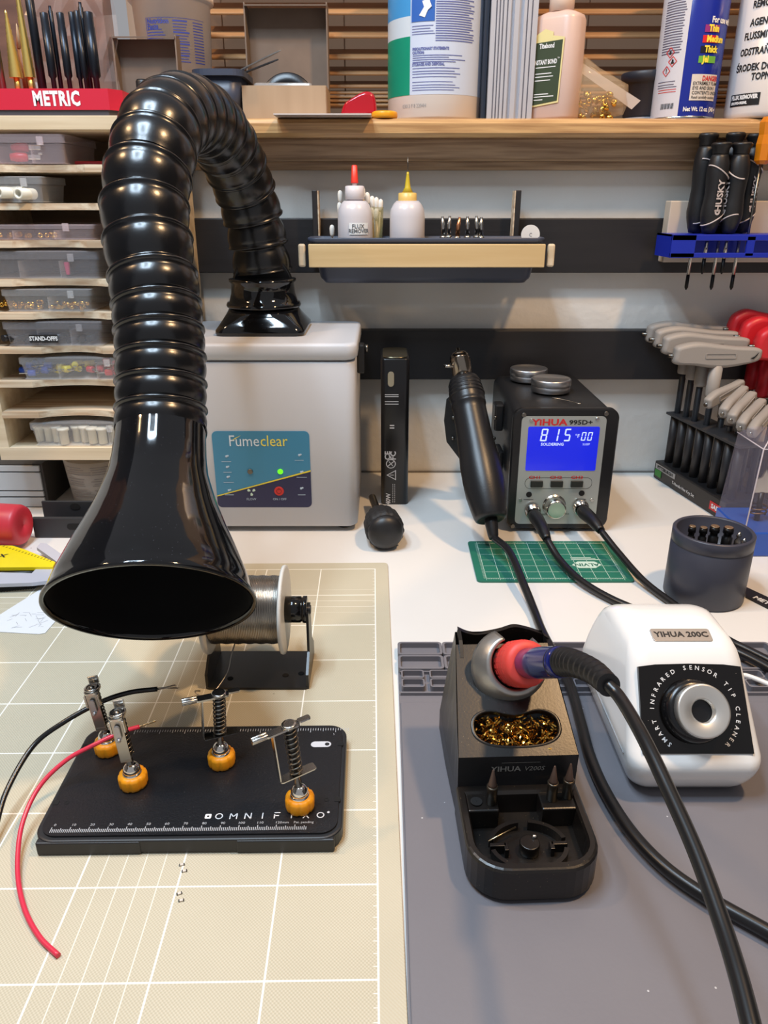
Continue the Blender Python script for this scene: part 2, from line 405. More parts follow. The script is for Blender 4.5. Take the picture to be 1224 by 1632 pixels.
for i in range(int(nx*8)+1):
    for (yy, sg) in ((oy-0.0004, -1), (oy+ny*gl+0.0004, 1)):
        l = 0.0034 if i % 8 == 0 else 0.0018
        mb.bar(ox+i*gl/8-0.00016, ox+i*gl/8+0.00016, min(yy, yy+sg*l), max(yy, yy+sg*l), Mz)
for j in range(int(ny*8)+1):
    for (xx, sg) in ((ox-0.0004, -1), (ox+nx*gl+0.0004, 1)):
        mb.bar(min(xx, xx+sg*0.002), max(xx, xx+sg*0.002), oy+j*gl/8-0.00016, oy+j*gl/8+0.00016, Mz)
lp = G(935, 900, 0.002)
mb.prism([(-0.014, 0), (-0.007, 0.007), (0.009, 0.007), (0.014, 0), (0.007, -0.007), (-0.009, -0.007)], 0.0020, 0.00205, T(lp[0], lp[1], 0))
for k in range(3): mb.bar(lp[0]-0.012, lp[0]+0.016-k*0.004, lp[1]+0.011+k*0.0022, lp[1]+0.012+k*0.0022, Mz)
part('printed_grid', mb, mat('mat_white_print', (196, 220, 205), 0.6), gm)
mb = MB().text('ALVIN', 0.0085, FR((lp[0], lp[1], 0.00215), (-1, 0, 0), (0, -1, 0)), bold=0.0002)
part('logo', mb, mat('green_mat_logo', (30, 96, 78), 0.6), gm)

# ================================================================== FUME EXTRACTOR
fx0, fx1, fy0, fy1 = -0.2085, -0.0278, 0.728, 0.876
zl = W(568, 577, fy0)[2]; ztp = W(568, 548, fy0-0.002)[2]
fe = thing('fume_extractor', 'grey-white fume extractor box with blue front panel, behind the black hose', 'fume extractor', ((fx0+fx1)/2, (fy0+fy1)/2, 0))
cxf, cyf = (fx0+fx1)/2, (fy0+fy1)/2
part('housing', MB().prism(rrect(fx1-fx0, fy1-fy0, 0.010, 6, cxf, cyf), 0.006, zl, bev=0.002, sm=True), boxwhite, fe)
part('lid', MB().prism(rrect(fx1-fx0+0.004, fy1-fy0+0.004, 0.011, 6, cxf, cyf), zl+0.0012, ztp, bev=0.0035, sm=True), boxwhite, fe)
for sx in (-1, 1):
    for sy in (-1, 1): part('foot', MB().cyl(0.008, 0.0, 0.0062, 20, T(cxf+sx*0.075, cyf+sy*0.055, 0), 0.001), rubber, fe)
pl0 = W(338, 690, fy0); pl1 = W(498, 806, fy0)
pw, ph = pl1[0]-pl0[0], 0.0
zpT, zpB = W(415, 687, fy0)[2], W(420, 808, fy0)[2]
pcx, pcz = (pl0[0]+pl1[0])/2-0.0005, (zpT+zpB)/2; ph = zpT-zpB
FM = lambda off: FRONT((pcx, fy0-off, pcz))
fpan = part('control_panel', MB().prism(rrect(pw, ph, 0.005), 0, 0.0008, FM(0.0)), mat('panel_blue', (64, 132, 166), 0.35), fe, 'blue control panel')
nav = MB()
zL, zR = W(350, 789, fy0)[2]-pcz, W(497, 750, fy0)[2]-pcz
r_ = rrect(pw, ph, 0.005)
lo = [(x, y) for x, y in r_ if y < -ph*0.2]
lo = sorted([p for p in lo if p[0] < 0], key=lambda p: -p[1])+sorted([p for p in lo if p[0] >= 0], key=lambda p: p[1])
nav.prism([(-pw/2, zL-0.001)]+lo+[(pw/2, zR)], 0.0009, 0.0010, FM(0.0))
part('panel_lower_field', nav, mat('panel_navy', (42, 44, 78), 0.35), fpan)
yl = MB(); yl.prism([(-pw/2, zL-0.0012), (pw/2, zR-0.0008), (pw/2, zR+0.0008), (-pw/2, zL-0.0002)], 0.0010, 0.0012, FM(0)); part('yellow_stripe', yl, mat('panel_yellow', (226, 206, 60), 0.4), fpan)
ty = W(415, 703, fy0)[2]-pcz
part('logo_text', MB().text('Fume', 0.0165, FM(0.0011) @ T(-0.0012, ty, 0), 'RIGHT', 0.86), mat('logo_white', (214, 228, 238), 0.5), fpan)
part('logo_text', MB().text('clear', 0.0165, FM(0.0011) @ T(-0.0008, ty, 0), 'LEFT', 0.86).prism([(-0.028, 0.002), (-0.0245, 0.0045), (-0.018, 0.0075), (-0.0245, 0.0035)], 0, 0.0001, FM(0.0013) @ T(-0.0012, ty-0.001, 0)), mat('logo_yellow', (232, 218, 92), 0.5), fpan)
def fpt(px, py): q = W(px, py, fy0); return (q[0]-pcx, q[2]-pcz)
ux, uz = fpt(399, 751); part('indicator_lamp', MB().cyl(0.0028, 0.0008, 0.002, 16, FM(0) @ T(ux, uz, 0), 0.0004), steeld, fpan)
ux, uz = fpt(447, 751); part('indicator_lamp', MB().cyl(0.0028, 0.0008, 0.002, 16, FM(0) @ T(ux, uz, 0), 0.0004), mat('green_led', (90, 220, 30), 0.3, emit=1.4), fpan, 'lit green indicator lamp')
ux, uz = fpt(445, 782); part('power_button', MB().cyl(0.0050, 0.0009, 0.0016, 24, FM(0) @ T(ux, uz, 0), 0.0004), mat('red_button', (200, 48, 44), 0.4), fpan)
mb = MB()
mb.lathe([(0.0028, 0), (0.0022, 0)], 20, FM(0.00175) @ T(ux, uz, 0), cap=False)
mb.bar(-0.0003, 0.0003, 0.001, 0.0034, FM(0.0018) @ T(ux, uz, 0)); part('power_symbol', mb, mat('dark_red', (120, 24, 26), 0.5), fpan)
ux, uz = fpt(401, 783); mb = MB()
for k in range(3):
    a = k*2*PI/3+0.5; mb.prism([(0.001, 0), (0.003, 0.0016), (0.0046, 0.0008), (0.0042, -0.0012), (0.002, -0.001)], 0.0011, 0.0013, FM(0) @ T(ux, uz, 0) @ RZ(a))
part('fan_symbol', mb, mat('pale_green', (196, 222, 206), 0.5), fpan)
mb = MB()
ux, uz = fpt(401, 795); mb.text('FLOW', 0.0036, FM(0.0013) @ T(ux, uz, 0)); ux, uz = fpt(446, 795); mb.text('ON / OFF', 0.0034, FM(0.0013) @ T(ux, uz, 0))
for (px, py, wd) in ((361, 735, 14), (363, 752, 12), (365, 768, 15), (366, 788, 13), (477, 733, 13), (481, 760, 15), (481, 788, 11)):
    ux, uz = fpt(px, py); u2 = wd*0.00035
    mb.bar(ux-u2, ux+u2, uz-0.0003, uz+0.0003, FM(0.00125))
for (px, py) in ((361, 727), (362, 744), (363, 760), (365, 781), (477, 725), (480, 752), (480, 778)):
    ux, uz = fpt(px, py)
    mb.ball((0, 0, 0), 0.0013, FM(0.0010) @ T(ux, uz, 0) @ Matrix.Scale(0.25, 4, (0, 0, 1)), seg=8).ball((0.0016, 0.0006, 0), 0.0010, FM(0.0010) @ T(ux, uz, 0) @ Matrix.Scale(0.25, 4, (0, 0, 1)), seg=8)
part('printed_symbols', mb, mat('panel_print', (176, 196, 214), 0.6), fpan)
part('handle_clip', MB().box((fx1+0.004, 0.78, zl-0.006), (0.008, 0.014, 0.03), 0.002), rubber, fe)
part('handle_clip', MB().cyl(0.004, 0, 0.003, 16, T(fx1+0.0085, 0.78, zl+0.004) @ RY(PI/2)), steeld, fe)

# ---- flexible hose and funnel
hz = thing('exhaust_hose', 'glossy black segmented hose arching from the extractor down to a funnel', 'fume hose', (-0.126, 0.816, ztp))
fb = G(423, 524, ztp+0.001)
# square flange lofting to a round neck
rings = []
for (hw, z, rr) in ((0.0445, 0.0, 0.010), (0.0455, 0.002, 0.010), (0.045, 0.005, 0.010), (0.041, 0.011, 0.014), (0.0375, 0.018, 0.025), (0.0352, 0.024, 0.034)):
    rings.append([(fb[0]+x, fb[1]+y, ztp+0.0004+z) for x, y in rrect(2*hw, 2*hw, rr, 6)])
part('base_flange', MB().rings(rings, True, True, True), blackg, hz)
mb = MB().lathe([(0.0352, 0.024), (0.0382, 0.0245), (0.0388, 0.0265), (0.0375, 0.029), (0.0355, 0.0295), (0.0330, 0.038), (0.0322, 0.048), (0.0345, 0.050), (0.0345, 0.052), (0.0300, 0.0525)], 40, T(fb[0], fb[1], ztp))
part('collar', mb, blackg, hz)
ctrl = [(fb[0], fb[1], ztp+0.046)]
for (px, py, d) in ((421, 448, .795), (415, 408, .785), (405, 355, .770), (390, 302, .748), (366, 245, .712), (334, 200, .665), (294, 182, .610), (258, 206, .564), (240, 262, .540), (231, 325, .529), (238, 400, .522), (249, 480, .517), (256, 560, .513), (257, 630, .509)):
    ctrl.append(tuple(D(px, py, d)))
NK = D(257, 684, .506); MO = D(242, 967, .4470); AX = (MO-NK).normalized()
ctrl.append(tuple(NK+AX*0.004))
path = spline(ctrl, 24)
# resample by arc length
cum = [0]
for a, b in zip(path, path[1:]): cum.append(cum[-1]+(b-a).length)
def at_s(s_):
    for i in range(len(cum)-1):
        if cum[i+1] >= s_: t = (s_-cum[i])/(cum[i+1]-cum[i]); return path[i].lerp(path[i+1], t)
    return path[-1]
total = cum[-1]
low = [0.0185]*5+[0.0215]
nup = round((total-sum(low))/0.0272); segs = [(total-sum(low))/nup]*nup+low[::-1]
seg_prof = [(0.0, 0.0288), (0.03, 0.0308), (0.07, 0.0311), (0.11, 0.0304), (0.14, 0.0296), (0.26, 0.0301), (0.38, 0.0302), (0.52, 0.0297), (0.66, 0.0288), (0.80, 0.0274), (0.90, 0.0262), (0.94, 0.0260), (0.97, 0.0268), (0.995, 0.0288)]
seg_low = [(0.0, 0.0288), (0.05, 0.0306), (0.12, 0.0308), (0.16, 0.0300), (0.20, 0.0288), (0.34, 0.0296), (0.50, 0.0302), (0.66, 0.0300), (0.80, 0.0293), (0.92, 0.0283), (0.995, 0.0276)]
u_prev = V((1, 0, 0)); s_at = 0
def tan_at(q): return (at_s(min(q+0.009, total-1e-6))-at_s(max(q-0.009, 0))).normalized()
for k, sl_ in enumerate(segs):
    rs = []; tm_ = tan_at(s_at+sl_*.5); tf = 1.0 if k < nup else 0.45
    for t, r in (seg_prof if k < nup else seg_low):
        q = min(s_at+t*sl_, total-1e-6); td = (tan_at(q)*1.0+tm_*0.6).normalized(); u_prev = (u_prev-td*u_prev.dot(td)).normalized(); w2 = td.cross(u_prev)
        rr_ = r
        c0_ = at_s(q); rs.append([c0_+u_prev*rr_*math.cos(2*PI*j/48)+w2*rr_*math.sin(2*PI*j/48) for j in range(48)])
    s_at += sl_
    part('hose_segment', MB().rings(rs, True, True, True), hoseb, hz)
# funnel

Lf = (MO-NK).length; Mf = ZA(NK, AX)
def py_of(P): d = P[1]*ct+(CH-P[2])*st; return 816-FPX*((P[2]-CH)*ct+P[1]*st)/d, d
outl = [(684, 141), (700, 143), (735, 149), (761, 158), (787, 176), (814, 197), (850, 231), (880, 261), (925, 303), (968, 334)]
prof_o = [(0.0265, -0.004), (0.0298, -0.0035)]
for i in range(0, 25):
    t = Lf*i/24; py, d = py_of(NK+AX*t)
    for (ya, wa), (yb_, wb_) in zip(outl, outl[1:]):
        if ya-1e-6 <= py <= yb_+0.5: prof_o.append(((wa+(wb_-wa)*min(max((py-ya)/(yb_-ya), 0), 1))/2*d/FPX*0.985, t)); break
RM = prof_o[-1][0]; PO = prof_o[2:]
prof_o = prof_o[:-1]+[(RM+0.0004, Lf-0.002), (RM+0.0004, Lf-0.0004), (RM, Lf), (RM-0.0018, Lf), (RM-0.0024, Lf-0.003)]
part('funnel', MB().lathe(prof_o, 72, Mf, cap=False), blackg, hz)
part('funnel_inside', MB().lathe([(RM-0.0022, Lf-0.0028)]+[(max(r-0.0022, 0.001), t) for r, t in PO[::-1][1:]]+[(0.0005, 0.001)], 64, Mf, cap=False), mat('inner_matte_black', (9, 9, 11), 0.75, spec=0.2), hz)
part('funnel_collar_lip', MB().lathe([(0.0296, 0.0), (0.0302, 0.0008), (0.0303, 0.0020), (0.0298, 0.003)], 56, Mf, cap=False), blackg, hz)

# ================================================================== SOLDER SPOOL ON BRACKET
sb = thing('spool_stand', 'black bent metal bracket holding the solder spool on the beige mat', 'stand', (-0.09, 0.467, 0.002))
bx0, bx1, by0_, by1_ = -0.1265, -0.0535, 0.4465, 0.4935
z0 = 0.0024
part('base_plate', MB().prism(rrect(bx1-bx0, by1_-by0_, 0.003, 4, (bx0+bx1)/2, (by0_+by1_)/2), z0, z0+0.0018), blackmetal, sb)
cyl_y = 0.4720; zax = 0.0530
for x, nm in ((bx0+0.0008, -1), (bx1-0.0008, 1)):
    arm = [(by0_+0.001, z0), (by1_-0.001, z0), (by1_-0.001, 0.014), (cyl_y+0.010, 0.024), (cyl_y+0.0085, 0.046), (cyl_y+0.0085, zax+0.001), (cyl_y+0.0035, zax+0.001), (cyl_y+0.0035, zax-0.004), (cyl_y-0.0035, zax-0.004), (cyl_y-0.0035, zax+0.001), (cyl_y-0.0085, zax+0.001), (cyl_y-0.0085, 0.046), (cyl_y-0.010, 0.024), (by0_+0.001, 0.014)]
    part('arm', MB().prism(arm, -0.0009, 0.0009, FR((x, 0, 0), (0, 1, 0), (0, 0, 1))), blackmetal, sb)
mb = MB()
for px, py in ((367, 1081), (455, 1076), (480, 1073)):
    q = G(px, py, z0+0.002); mb.lathe([(0.0022, 0), (0.0022, 0.0003), (0.0012, 0.0003)], 14, T(q[0], q[1], z0+0.0018), cap=True)
part('screw_hole', mb, mat('dark_hole', (6, 6, 6), 0.9), sb)
Mx = T(0, cyl_y, zax) @ RY(PI/2)
rod = thing('spool_axle', 'black plastic axle rod through the white solder spool', 'axle', (-0.09, cyl_y, zax-0.009))
part('rod', MB().cyl(0.0032, bx0-0.0025, bx1+0.0012, 20, Mx, 0.0004), rubber, rod)
part('bushing', MB().lathe([(0.0095, -0.0725), (0.0095, -0.0595), (0.0088, -0.0592), (0.0088, -0.0580), (0.0098, -0.0578), (0.0098, -0.0552), (0.0080, -0.0548)], 32, Mx), mat('gloss_black_bush', (12, 12, 13), 0.12), rod)
sp = thing('solder_spool', 'white plastic spool wound with shiny solder wire beside the funnel', 'solder spool', (-0.1, cyl_y, 0.02))
sx0, sx1 = -0.1235, -0.0725; RF = 0.0315
part('flange', MB().lathe([(0.006, sx1-0.0008), (RF-0.002, sx1-0.0002), (RF, sx1), (RF+0.0004, sx1+0.0012), (RF, sx1+0.0024), (RF-0.002, sx1+0.0026), (0.0062, sx1+0.002)], 64, Mx), mat('spool_white', (214, 212, 205), 0.4), sp)
part('flange', MB().lathe([(0.006, sx0-0.002), (RF-0.002, sx0-0.0026), (RF, sx0-0.0024), (RF+0.0004, sx0-0.0012), (RF, sx0), (RF-0.002, sx0+0.0002), (0.0062, sx0+0.0008)], 64, Mx), MATS['spool_white'], sp)
pr = []; n = 42; wr = 0.0238
for i in range(n):
    xx = sx0+0.001+(sx1-sx0-0.002)*i/n; stp = (sx1-sx0-0.002)/n
    dr = 0.0008*math.sin(i*0.9)*0.3
    for k in range(5): pr.append((wr+dr+0.0006*math.sin(PI*(k+0.001)/5)*1.0, xx+stp*k/5))
part('solder_wire', MB().lathe(pr, 64, Mx), mat('solder_metal', (168, 162, 154), 0.28, 1.0), sp)
q0 = V((sx0+0.016, cyl_y-0.006, zax-0.0245))
pts = spline([q0, (-0.1095, cyl_y-0.012, 0.022), (-0.112, 0.454, 0.012), (-0.118, 0.442, 0.006), (-0.124, 0.434, 0.0045), (-0.131, 0.435, 0.009), (-0.129, 0.440, 0.006)], 6)
part('loose_wire_end', MB().tube(pts, 0.0005, 6), MATS['solder_metal'], sp)

# ================================================================== HELPING-HAND BOARD
bd = thing('work_holder_board', 'black magnetic work-holding board with ruler edges, front left', 'work holder', (-0.105, 0.348, 0.0022), R(0.9))
bw, bh = 0.164, 0.0935
Mb = MW[bd.name]
fr_o = rrect(bw, bh, 0.011, 8)
z = 0.0
mbb = MB().prism(fr_o, 0.0006, 0.0095, bev=0.0009)
mbb.box((-0.052, -bh/2+0.0015, 0.0045), (0.055, 0.004, 0.0085), 0.0008).box((0.052, -bh/2+0.0015, 0.0045), (0.052, 0.004, 0.0085), 0.0008)
part('tray', mbb, mat('board_black', (27, 28, 31), 0.45), bd, world=False)
part('steel_plate', MB().prism(rrect(bw-0.0055, bh-0.0055, 0.009, 8), 0.0094, 0.0106), mat('powder_black', (22, 23, 27), 0.33, bump=0.12, bscale=900, speck=((100, 102, 108), 330, 0.045)), bd, world=False)
Mt = T(0, 0, 0.0107)
mb = MB()
xr0 = -0.0735; yr = -bh/2+0.0050
for i in range(0, 137):
    l = 0.0036 if i % 10 == 0 else (0.0029 if i % 5 == 0 else 0.0022)
    mb.bar(xr0+i*0.001-0.00022, xr0+i*0.001+0.00022, yr, yr+l, Mt)
for i in range(0, 13): mb.text(str(i*10), 0.0023, Mt @ T(xr0+i*0.01+0.001, yr+0.0052, 0), sx=1.1)
mb.text('mm', 0.0022, Mt @ T(xr0+0.1248, yr+0.0052, 0)); mb.text('Pat. pending', 0.0022, Mt @ T(xr0+0.1345, yr+0.0052, 0))
yt = bh/2-0.0048
for i in range(0, 86):
    l = 0.0040 if i % 10 == 0 else (0.0030 if i % 5 == 0 else 0.0022)
    x = -0.052+i*0.0015875; mb.bar(x-0.00018, x+0.00018, yt-l, yt, Mt)
for i, x in ((4, 0.05), (5, 0.074)): mb.text(str(i), 0.0022, Mt @ T(x, yt-0.006, 0))
part('ruler_marks', mb, mat('ruler_print', (176, 178, 182), 0.6), bd, world=False)
mb = MB()
lx0 = 0.0145; ly = -bh/2+0.0152; dx = 0.0079
def O_(x):
    mb.lathe([(0.0021, 0), (0.0015, 0)], 24, Mt @ T(x, ly, 0), cap=False)
def BR(x0_, y0_, x1_, y1_, wd=0.0006):
    a = V((x0_, y0_)); b = V((x1_, y1_)); d_ = (b-a).normalized(); n_ = V((-d_.y, d_.x))*wd/2
    mb.add([(*(a+n_), 0), (*(b+n_), 0), (*(b-n_), 0), (*(a-n_), 0)], [[0, 3, 2, 1]], Mt @ T(0, ly, 0))
O_(lx0)
hh = 0.0021; k = lx0+dx
for w_ in (0,):
    BR(k-0.0018, -hh, k-0.0018, hh*0.7); BR(k-0.0018, hh*0.9, k, -hh*0.2); BR(k, -hh*0.2, k+0.0018, hh*0.9); BR(k+0.0018, -hh, k+0.0018, hh*0.7)
for q in (2,):
    k = lx0+dx*q; BR(k-0.0016, -hh, k-0.0016, hh); BR(k-0.0016, hh, k+0.0016, -hh); BR(k+0.0016, -hh, k+0.0016, hh)
k = lx0+dx*3; BR(k, -hh, k, hh)
k = lx0+dx*4; BR(k-0.0014, -hh, k-0.0014, hh*0.4); BR(k-0.0016, hh, k+0.0016, hh); BR(k-0.0014, 0, k+0.001, 0)
k = lx0+dx*5; BR(k, -hh, k, hh)
k = lx0+dx*6; BR(k-0.0016, -hh, k+0.0016, hh); BR(k-0.0016, hh, k+0.0016, -hh)
O_(lx0+dx*7)
mb.lathe([(0.00075, 0), (0.0001, 0)], 12, Mt @ T(lx0+dx*7+0.0042, ly+0.002, 0), cap=False)
mb.frame(rrect(0.0034, 0.0034, 0.0006, 3, lx0-dx*0.75, ly), rrect(0.0012, 0.0012, 0.0003, 3, lx0-dx*0.75, ly), 0, 0.00005, Mt)
part('logo_text', mb, mat('logo_print_white', (222, 222, 224), 0.6), bd, world=False)
part('white_slot_mark', MB().prism(rrect(0.0125, 0.0052, 0.0026, 6, 0.0665, 0.0265), 0, 0.0001, Mt), mat('slot_white', (206, 206, 210), 0.5), bd, world=False)
mb = MB().lathe([(0.0014, 0), (0.0002, 0)], 16, Mt @ T(0.0703, 0.0265, 0.0002), cap=False)
for (x, y) in ((0.0785, 0.0268), (0.0785, -0.020), (-0.0785, -0.020), (-0.0785, 0.0268)): mb.prism(rrect(0.0034, 0.0034, 0.0006, 3, x, y), 0, 0.0001, Mt)
for (x, y) in ((0.0725, -0.020), (-0.0725, -0.020), (-0.0725, 0.0268)): mb.lathe([(0.0015, 0), (0.0007, 0)], 14, Mt @ T(x, y, 0.0001), cap=False)
part('cutout', mb, mat('cutout_black', (4, 4, 5), 0.8), bd, world=False)

ZB = 0.0022+0.0106               # board surface
def clip(cup_px, top_px, yaw, label, kind):
    """small spring clamp standing on the board; kind 'open' shows its jaw from the side, 'closed' from the front"""
    c = G(cup_px[0], cup_px[1], ZB+0.0045); base = V((c[0], c[1], ZB+0.0002))
    t = thing('wire_clamp', label, 'clamp', base, 0, 'magnetic clamps on the black board')
    # knurled cup
    prof = []
    rings = []
    for (r, z) in ((0.0068, 0), (0.0075, 0.0006), (0.0077, 0.002), (0.0078, 0.0062), (0.0074, 0.0076), (0.0060, 0.0084), (0.0052, 0.0084), (0.0048, 0.0070)):
        ring = []
        for j in range(64):
            a = 2*PI*j/64; rr = r*(1+(0.045 if (j//2) % 4 else -0.02)) if 0.0005 < z < 0.0077 and r > 0.007 else r
            ring.append((rr*math.cos(a), rr*math.sin(a), z))
        rings.append(ring)
    part('magnetic_foot', MB().rings(rings, True, True, True, T(*base)), orange, t)
    bc = base+V((0, 0, 0.0105)); part('ball_joint', MB().ball((0, 0, 0), 0.0049, T(*bc), seg=24).lathe([(0.0053, -0.0045), (0.0056, -0.003), (0.0053, -0.0015), (0.005, -0.001)], 24, T(*bc)), chrome, t)
    top = W(top_px[0], top_px[1], c[1]); ax = (top-bc); L = ax.length; ax.normalize()
    xa = V((math.cos(yaw), math.sin(yaw), 0)); xa = (xa-ax*xa.dot(ax)).normalized(); ya = ax.cross(xa)
    M = Matrix.Identity(4)
    for i in range(3): M[i][0] = xa[i]; M[i][1] = ya[i]; M[i][2] = ax[i]; M[i][3] = bc[i]
    part('post', MB().cyl(0.0022, 0.003, L-0.001, 14, M), steel, t)
    z0_, z1_ = L*0.30, L-0.0015
    pts = [(0.0034*math.cos(a), 0.0034*math.sin(a), z0_+(z1_-z0_)*a/(2*PI*9)) for a in [2*PI*9*i/160 for i in range(161)]]
    part('spring', MB().tube(pts, 0.00045, 6, M=M), steeld, t)
    part('spring_sleeve', MB().cyl(0.0026, z0_, z1_, 12, M), mat('black_sleeve', (22, 20, 18), 0.4), t)
    w_ = 0.0032
    # C frame: bottom plate, upright, top lever with jaw
    if kind == 'open':
        f = MB().prism(rrect(0.021, 0.006, 0.0015, 3, 0.0005, 0), z0_-0.0008, z0_-0.0001, M)
        f.box((-0.0098, 0, (z0_+L)/2), (0.0007, 0.004, L-z0_), 0, M)
        part('frame', f, steel, t)
        lv = MB().prism(rrect(0.019, 0.0052, 0.0012, 3, -0.004, 0), L-0.0005, L+0.0006, M)
        lv.prism(rrect(0.007, 0.0036, 0.001, 3, 0.0085, 0), L+0.0006, L+0.0016, M)
        lv.lathe([(0.0022, L+0.0004), (0.0040, L+0.0004), (0.0042, L+0.0016), (0.0036, L+0.0022), (0.0024, L+0.002)], 24, M)
        part('lever', lv, steel, t)
        j = MB().cyl(0.0012, 0, 0.0085, 12, M @ T(-0.0125, 0.0011, L+0.0006) @ RY(-PI/2), 0.0002).cyl(0.0012, 0, 0.0085, 12, M @ T(-0.0125, -0.0011, L+0.0006) @ RY(-PI/2), 0.0002)
        j.cyl(0.0011, 0, 0.0085, 12, M @ T(-0.0125, 0.0, L-0.001) @ RY(-PI/2), 0.0002)
        part('jaw', j, steel, t)
        part('post_cap', MB().lathe([(0.0021, L+0.0003), (0.0020, L+0.0012), (0.0008, L+0.0014)], 16, M), mat('hole_dark', (20, 16, 12), 0.4, 0.5), t)
    else:
        f = MB().box((0, -0.0046, (z0_+L)/2-0.001), (0.0062, 0.0007, L-z0_+0.002), 0.0002, M).box((0, -0.002, z0_), (0.0062, 0.006, 0.0008), 0.0002, M)
        part('frame', f, mat('satin_steel', (176, 172, 164), 0.3, 1.0), t)
        lv = MB().prism(rrect(0.0085, 0.011, 0.003, 4, 0, 0.0005), L-0.0006, L+0.0008, M).box((0, 0.0065, L+0.003), (0.0062, 0.0012, 0.005), 0.0005, M)
        lv.lathe([(0.0022, L+0.0006), (0.0042, L+0.0006), (0.0044, L+0.0020), (0.0036, L+0.0026), (0.0024, L+0.002)], 24, M)
        lv.box((-0.0036, -0.004, L-0.0045), (0.0012, 0.003, 0.008), 0.0004, M).box((0.0036, -0.004, L-0.0045), (0.0012, 0.003, 0.008), 0.0004, M)
        part('lever', lv, steel, t)
        part('jaw', MB().prism(rrect(0.0030, 0.0095, 0.0014, 3), -0.0006, 0.0008, M @ T(0, -0.0062, L-0.0075) @ RX(PI/2)).ball((0, -0.0074, L-0.0115), 0.0012, M), mat('jaw_grey', (172, 172, 176), 0.3, 0.8), t)
        part('post_cap', MB().ball((0, 0, 0), 0.0020, M @ T(0, 0, L+0.001)), steeld, t)
    return t, M, L
cA = clip((172, 1187), (147, 1100), R(8), 'steel wire clamp holding the black wire, on orange foot at board back left', 'closed')
cB = clip((212, 1240), (187, 1140), R(6), 'steel wire clamp gripping the red wire, orange foot', 'closed')
cC = clip((353, 1207), (349, 1108), R(24), 'empty open clamp with upright spring, at the middle back edge of the board', 'open')
cD = clip((478, 1276), (461, 1158), R(30), 'empty tilted clamp on orange foot at the right, beside the white lettering', 'open')

# wires gripped by clamps
def cable(pts_px, r, n=8): return spline([G(px, py, z) if len(a) == 0 else None for px, py, z, *a in pts_px], n)
wb = thing('black_wire', 'short black stranded wire held in the rear left clamp', 'wire', G(150, 1135, 0.045))
pts = cable([(-40, 1395, .004), (-12, 1335, .008), (10, 1262, .018), (52, 1190, .028), (100, 1152, .036), (158, 1120, .0415), (205, 1104, .042), (251, 1098, .041)], 0)
part('insulation', MB().tube(pts, 0.00155, 10), mat('wire_black', (22, 24, 26), 0.25), wb)
e = G(251, 1098, .041); e2 = G(278, 1094, .040)
mb = MB()
for k in range(6):
    o = V((0, 0.0006*math.cos(k), 0.0006*math.sin(k))); mb.tube([e+o, (e+e2)/2+o*0.6, e2+o*2.2+V((k*0.0006, 0, 0))], 0.00022, 5)
part('bare_strands', mb, mat('tinned', (170, 160, 150), 0.3, 1.0), wb)
wr_ = thing('red_wire', 'short red wire curving from front clamp down onto the beige mat', 'wire', G(40, 1440, 0.004))
pts = cable([(93, 1523, .0036), (62, 1492, .0036), (38, 1445, .004), (28, 1385, .006), (35, 1315, .012), (62, 1255, .020), (105, 1212, .028), (150, 1187, .034), (193, 1167, .037), (222, 1158, .037)], 0)
part('insulation', MB().tube(pts, 0.0013, 10), mat('wire_red', (214, 52, 78), 0.3), wr_)
e = G(222, 1158, .037); e2 = G(248, 1149, .037)
mb = MB()
for k in range(3):
    tp = [e.lerp(e2, i/20)+V((0, 0.0005*math.cos(i*1.3+k*2.1), 0.0005*math.sin(i*1.3+k*2.1))) for i in range(21)]; mb.tube(tp, 0.0003, 5)
part('bare_strands', mb, mat('tinned_bright', (214, 196, 160), 0.3, 1.0), wr_)

# tiny parts on the mat
rs_b = mat('chip_black', (40, 34, 30), 0.5); rs_w = mat('chip_white', (214, 206, 196), 0.5)
first = None
for i, (px, py, rz, wh) in enumerate([(290, 1379, 0.3, 'in the pair just below the board'), (294, 1389, 0.2, 'lower one of the pair just below the board'), (286, 1425, 0.4, 'upper one of the pair lying farther from the board'), (289, 1436, 0.25, 'closest to the viewer')]):
    q = G(px, py, .0022); lab = 'tiny surface-mount resistor on the beige mat, '+['rear one beside the board edge', 'second from the board edge', 'third from the board edge', 'farthest from the board'][i]
    t = thing('chip_resistor', lab, 'resistor', (q[0], q[1], 0.0023), rz, 'surface-mount resistors on the beige mat')
    part('chip_body', MB().box((0, 0, 0.0004), (0.0019, 0.0012, 0.0006)), rs_w, t, world=False)
    part('end_cap', MB().box((-0.0011, 0, 0.0004), (0.0005, 0.0012, 0.0007)).box((0.0011, 0, 0.0004), (0.0005, 0.0012, 0.0007)), rs_b, t, world=False)

# ================================================================== IRON STAND
hx = 0.0730
ih = thing('soldering_iron_stand', 'black soldering iron stand with brass wool and front tip tray', 'iron stand', (hx, 0.33, 0.0041))
ih.rotation_euler = (0, 0, R(2.2))
hz0 = 0.0042
dirt = mat('stand_black', (13, 12, 12), 0.33, col2=(25, 20, 16), nscale=45, nfac=0.5, bump=0.03, bscale=700, speck=((150, 130, 100), 380, 0.05))
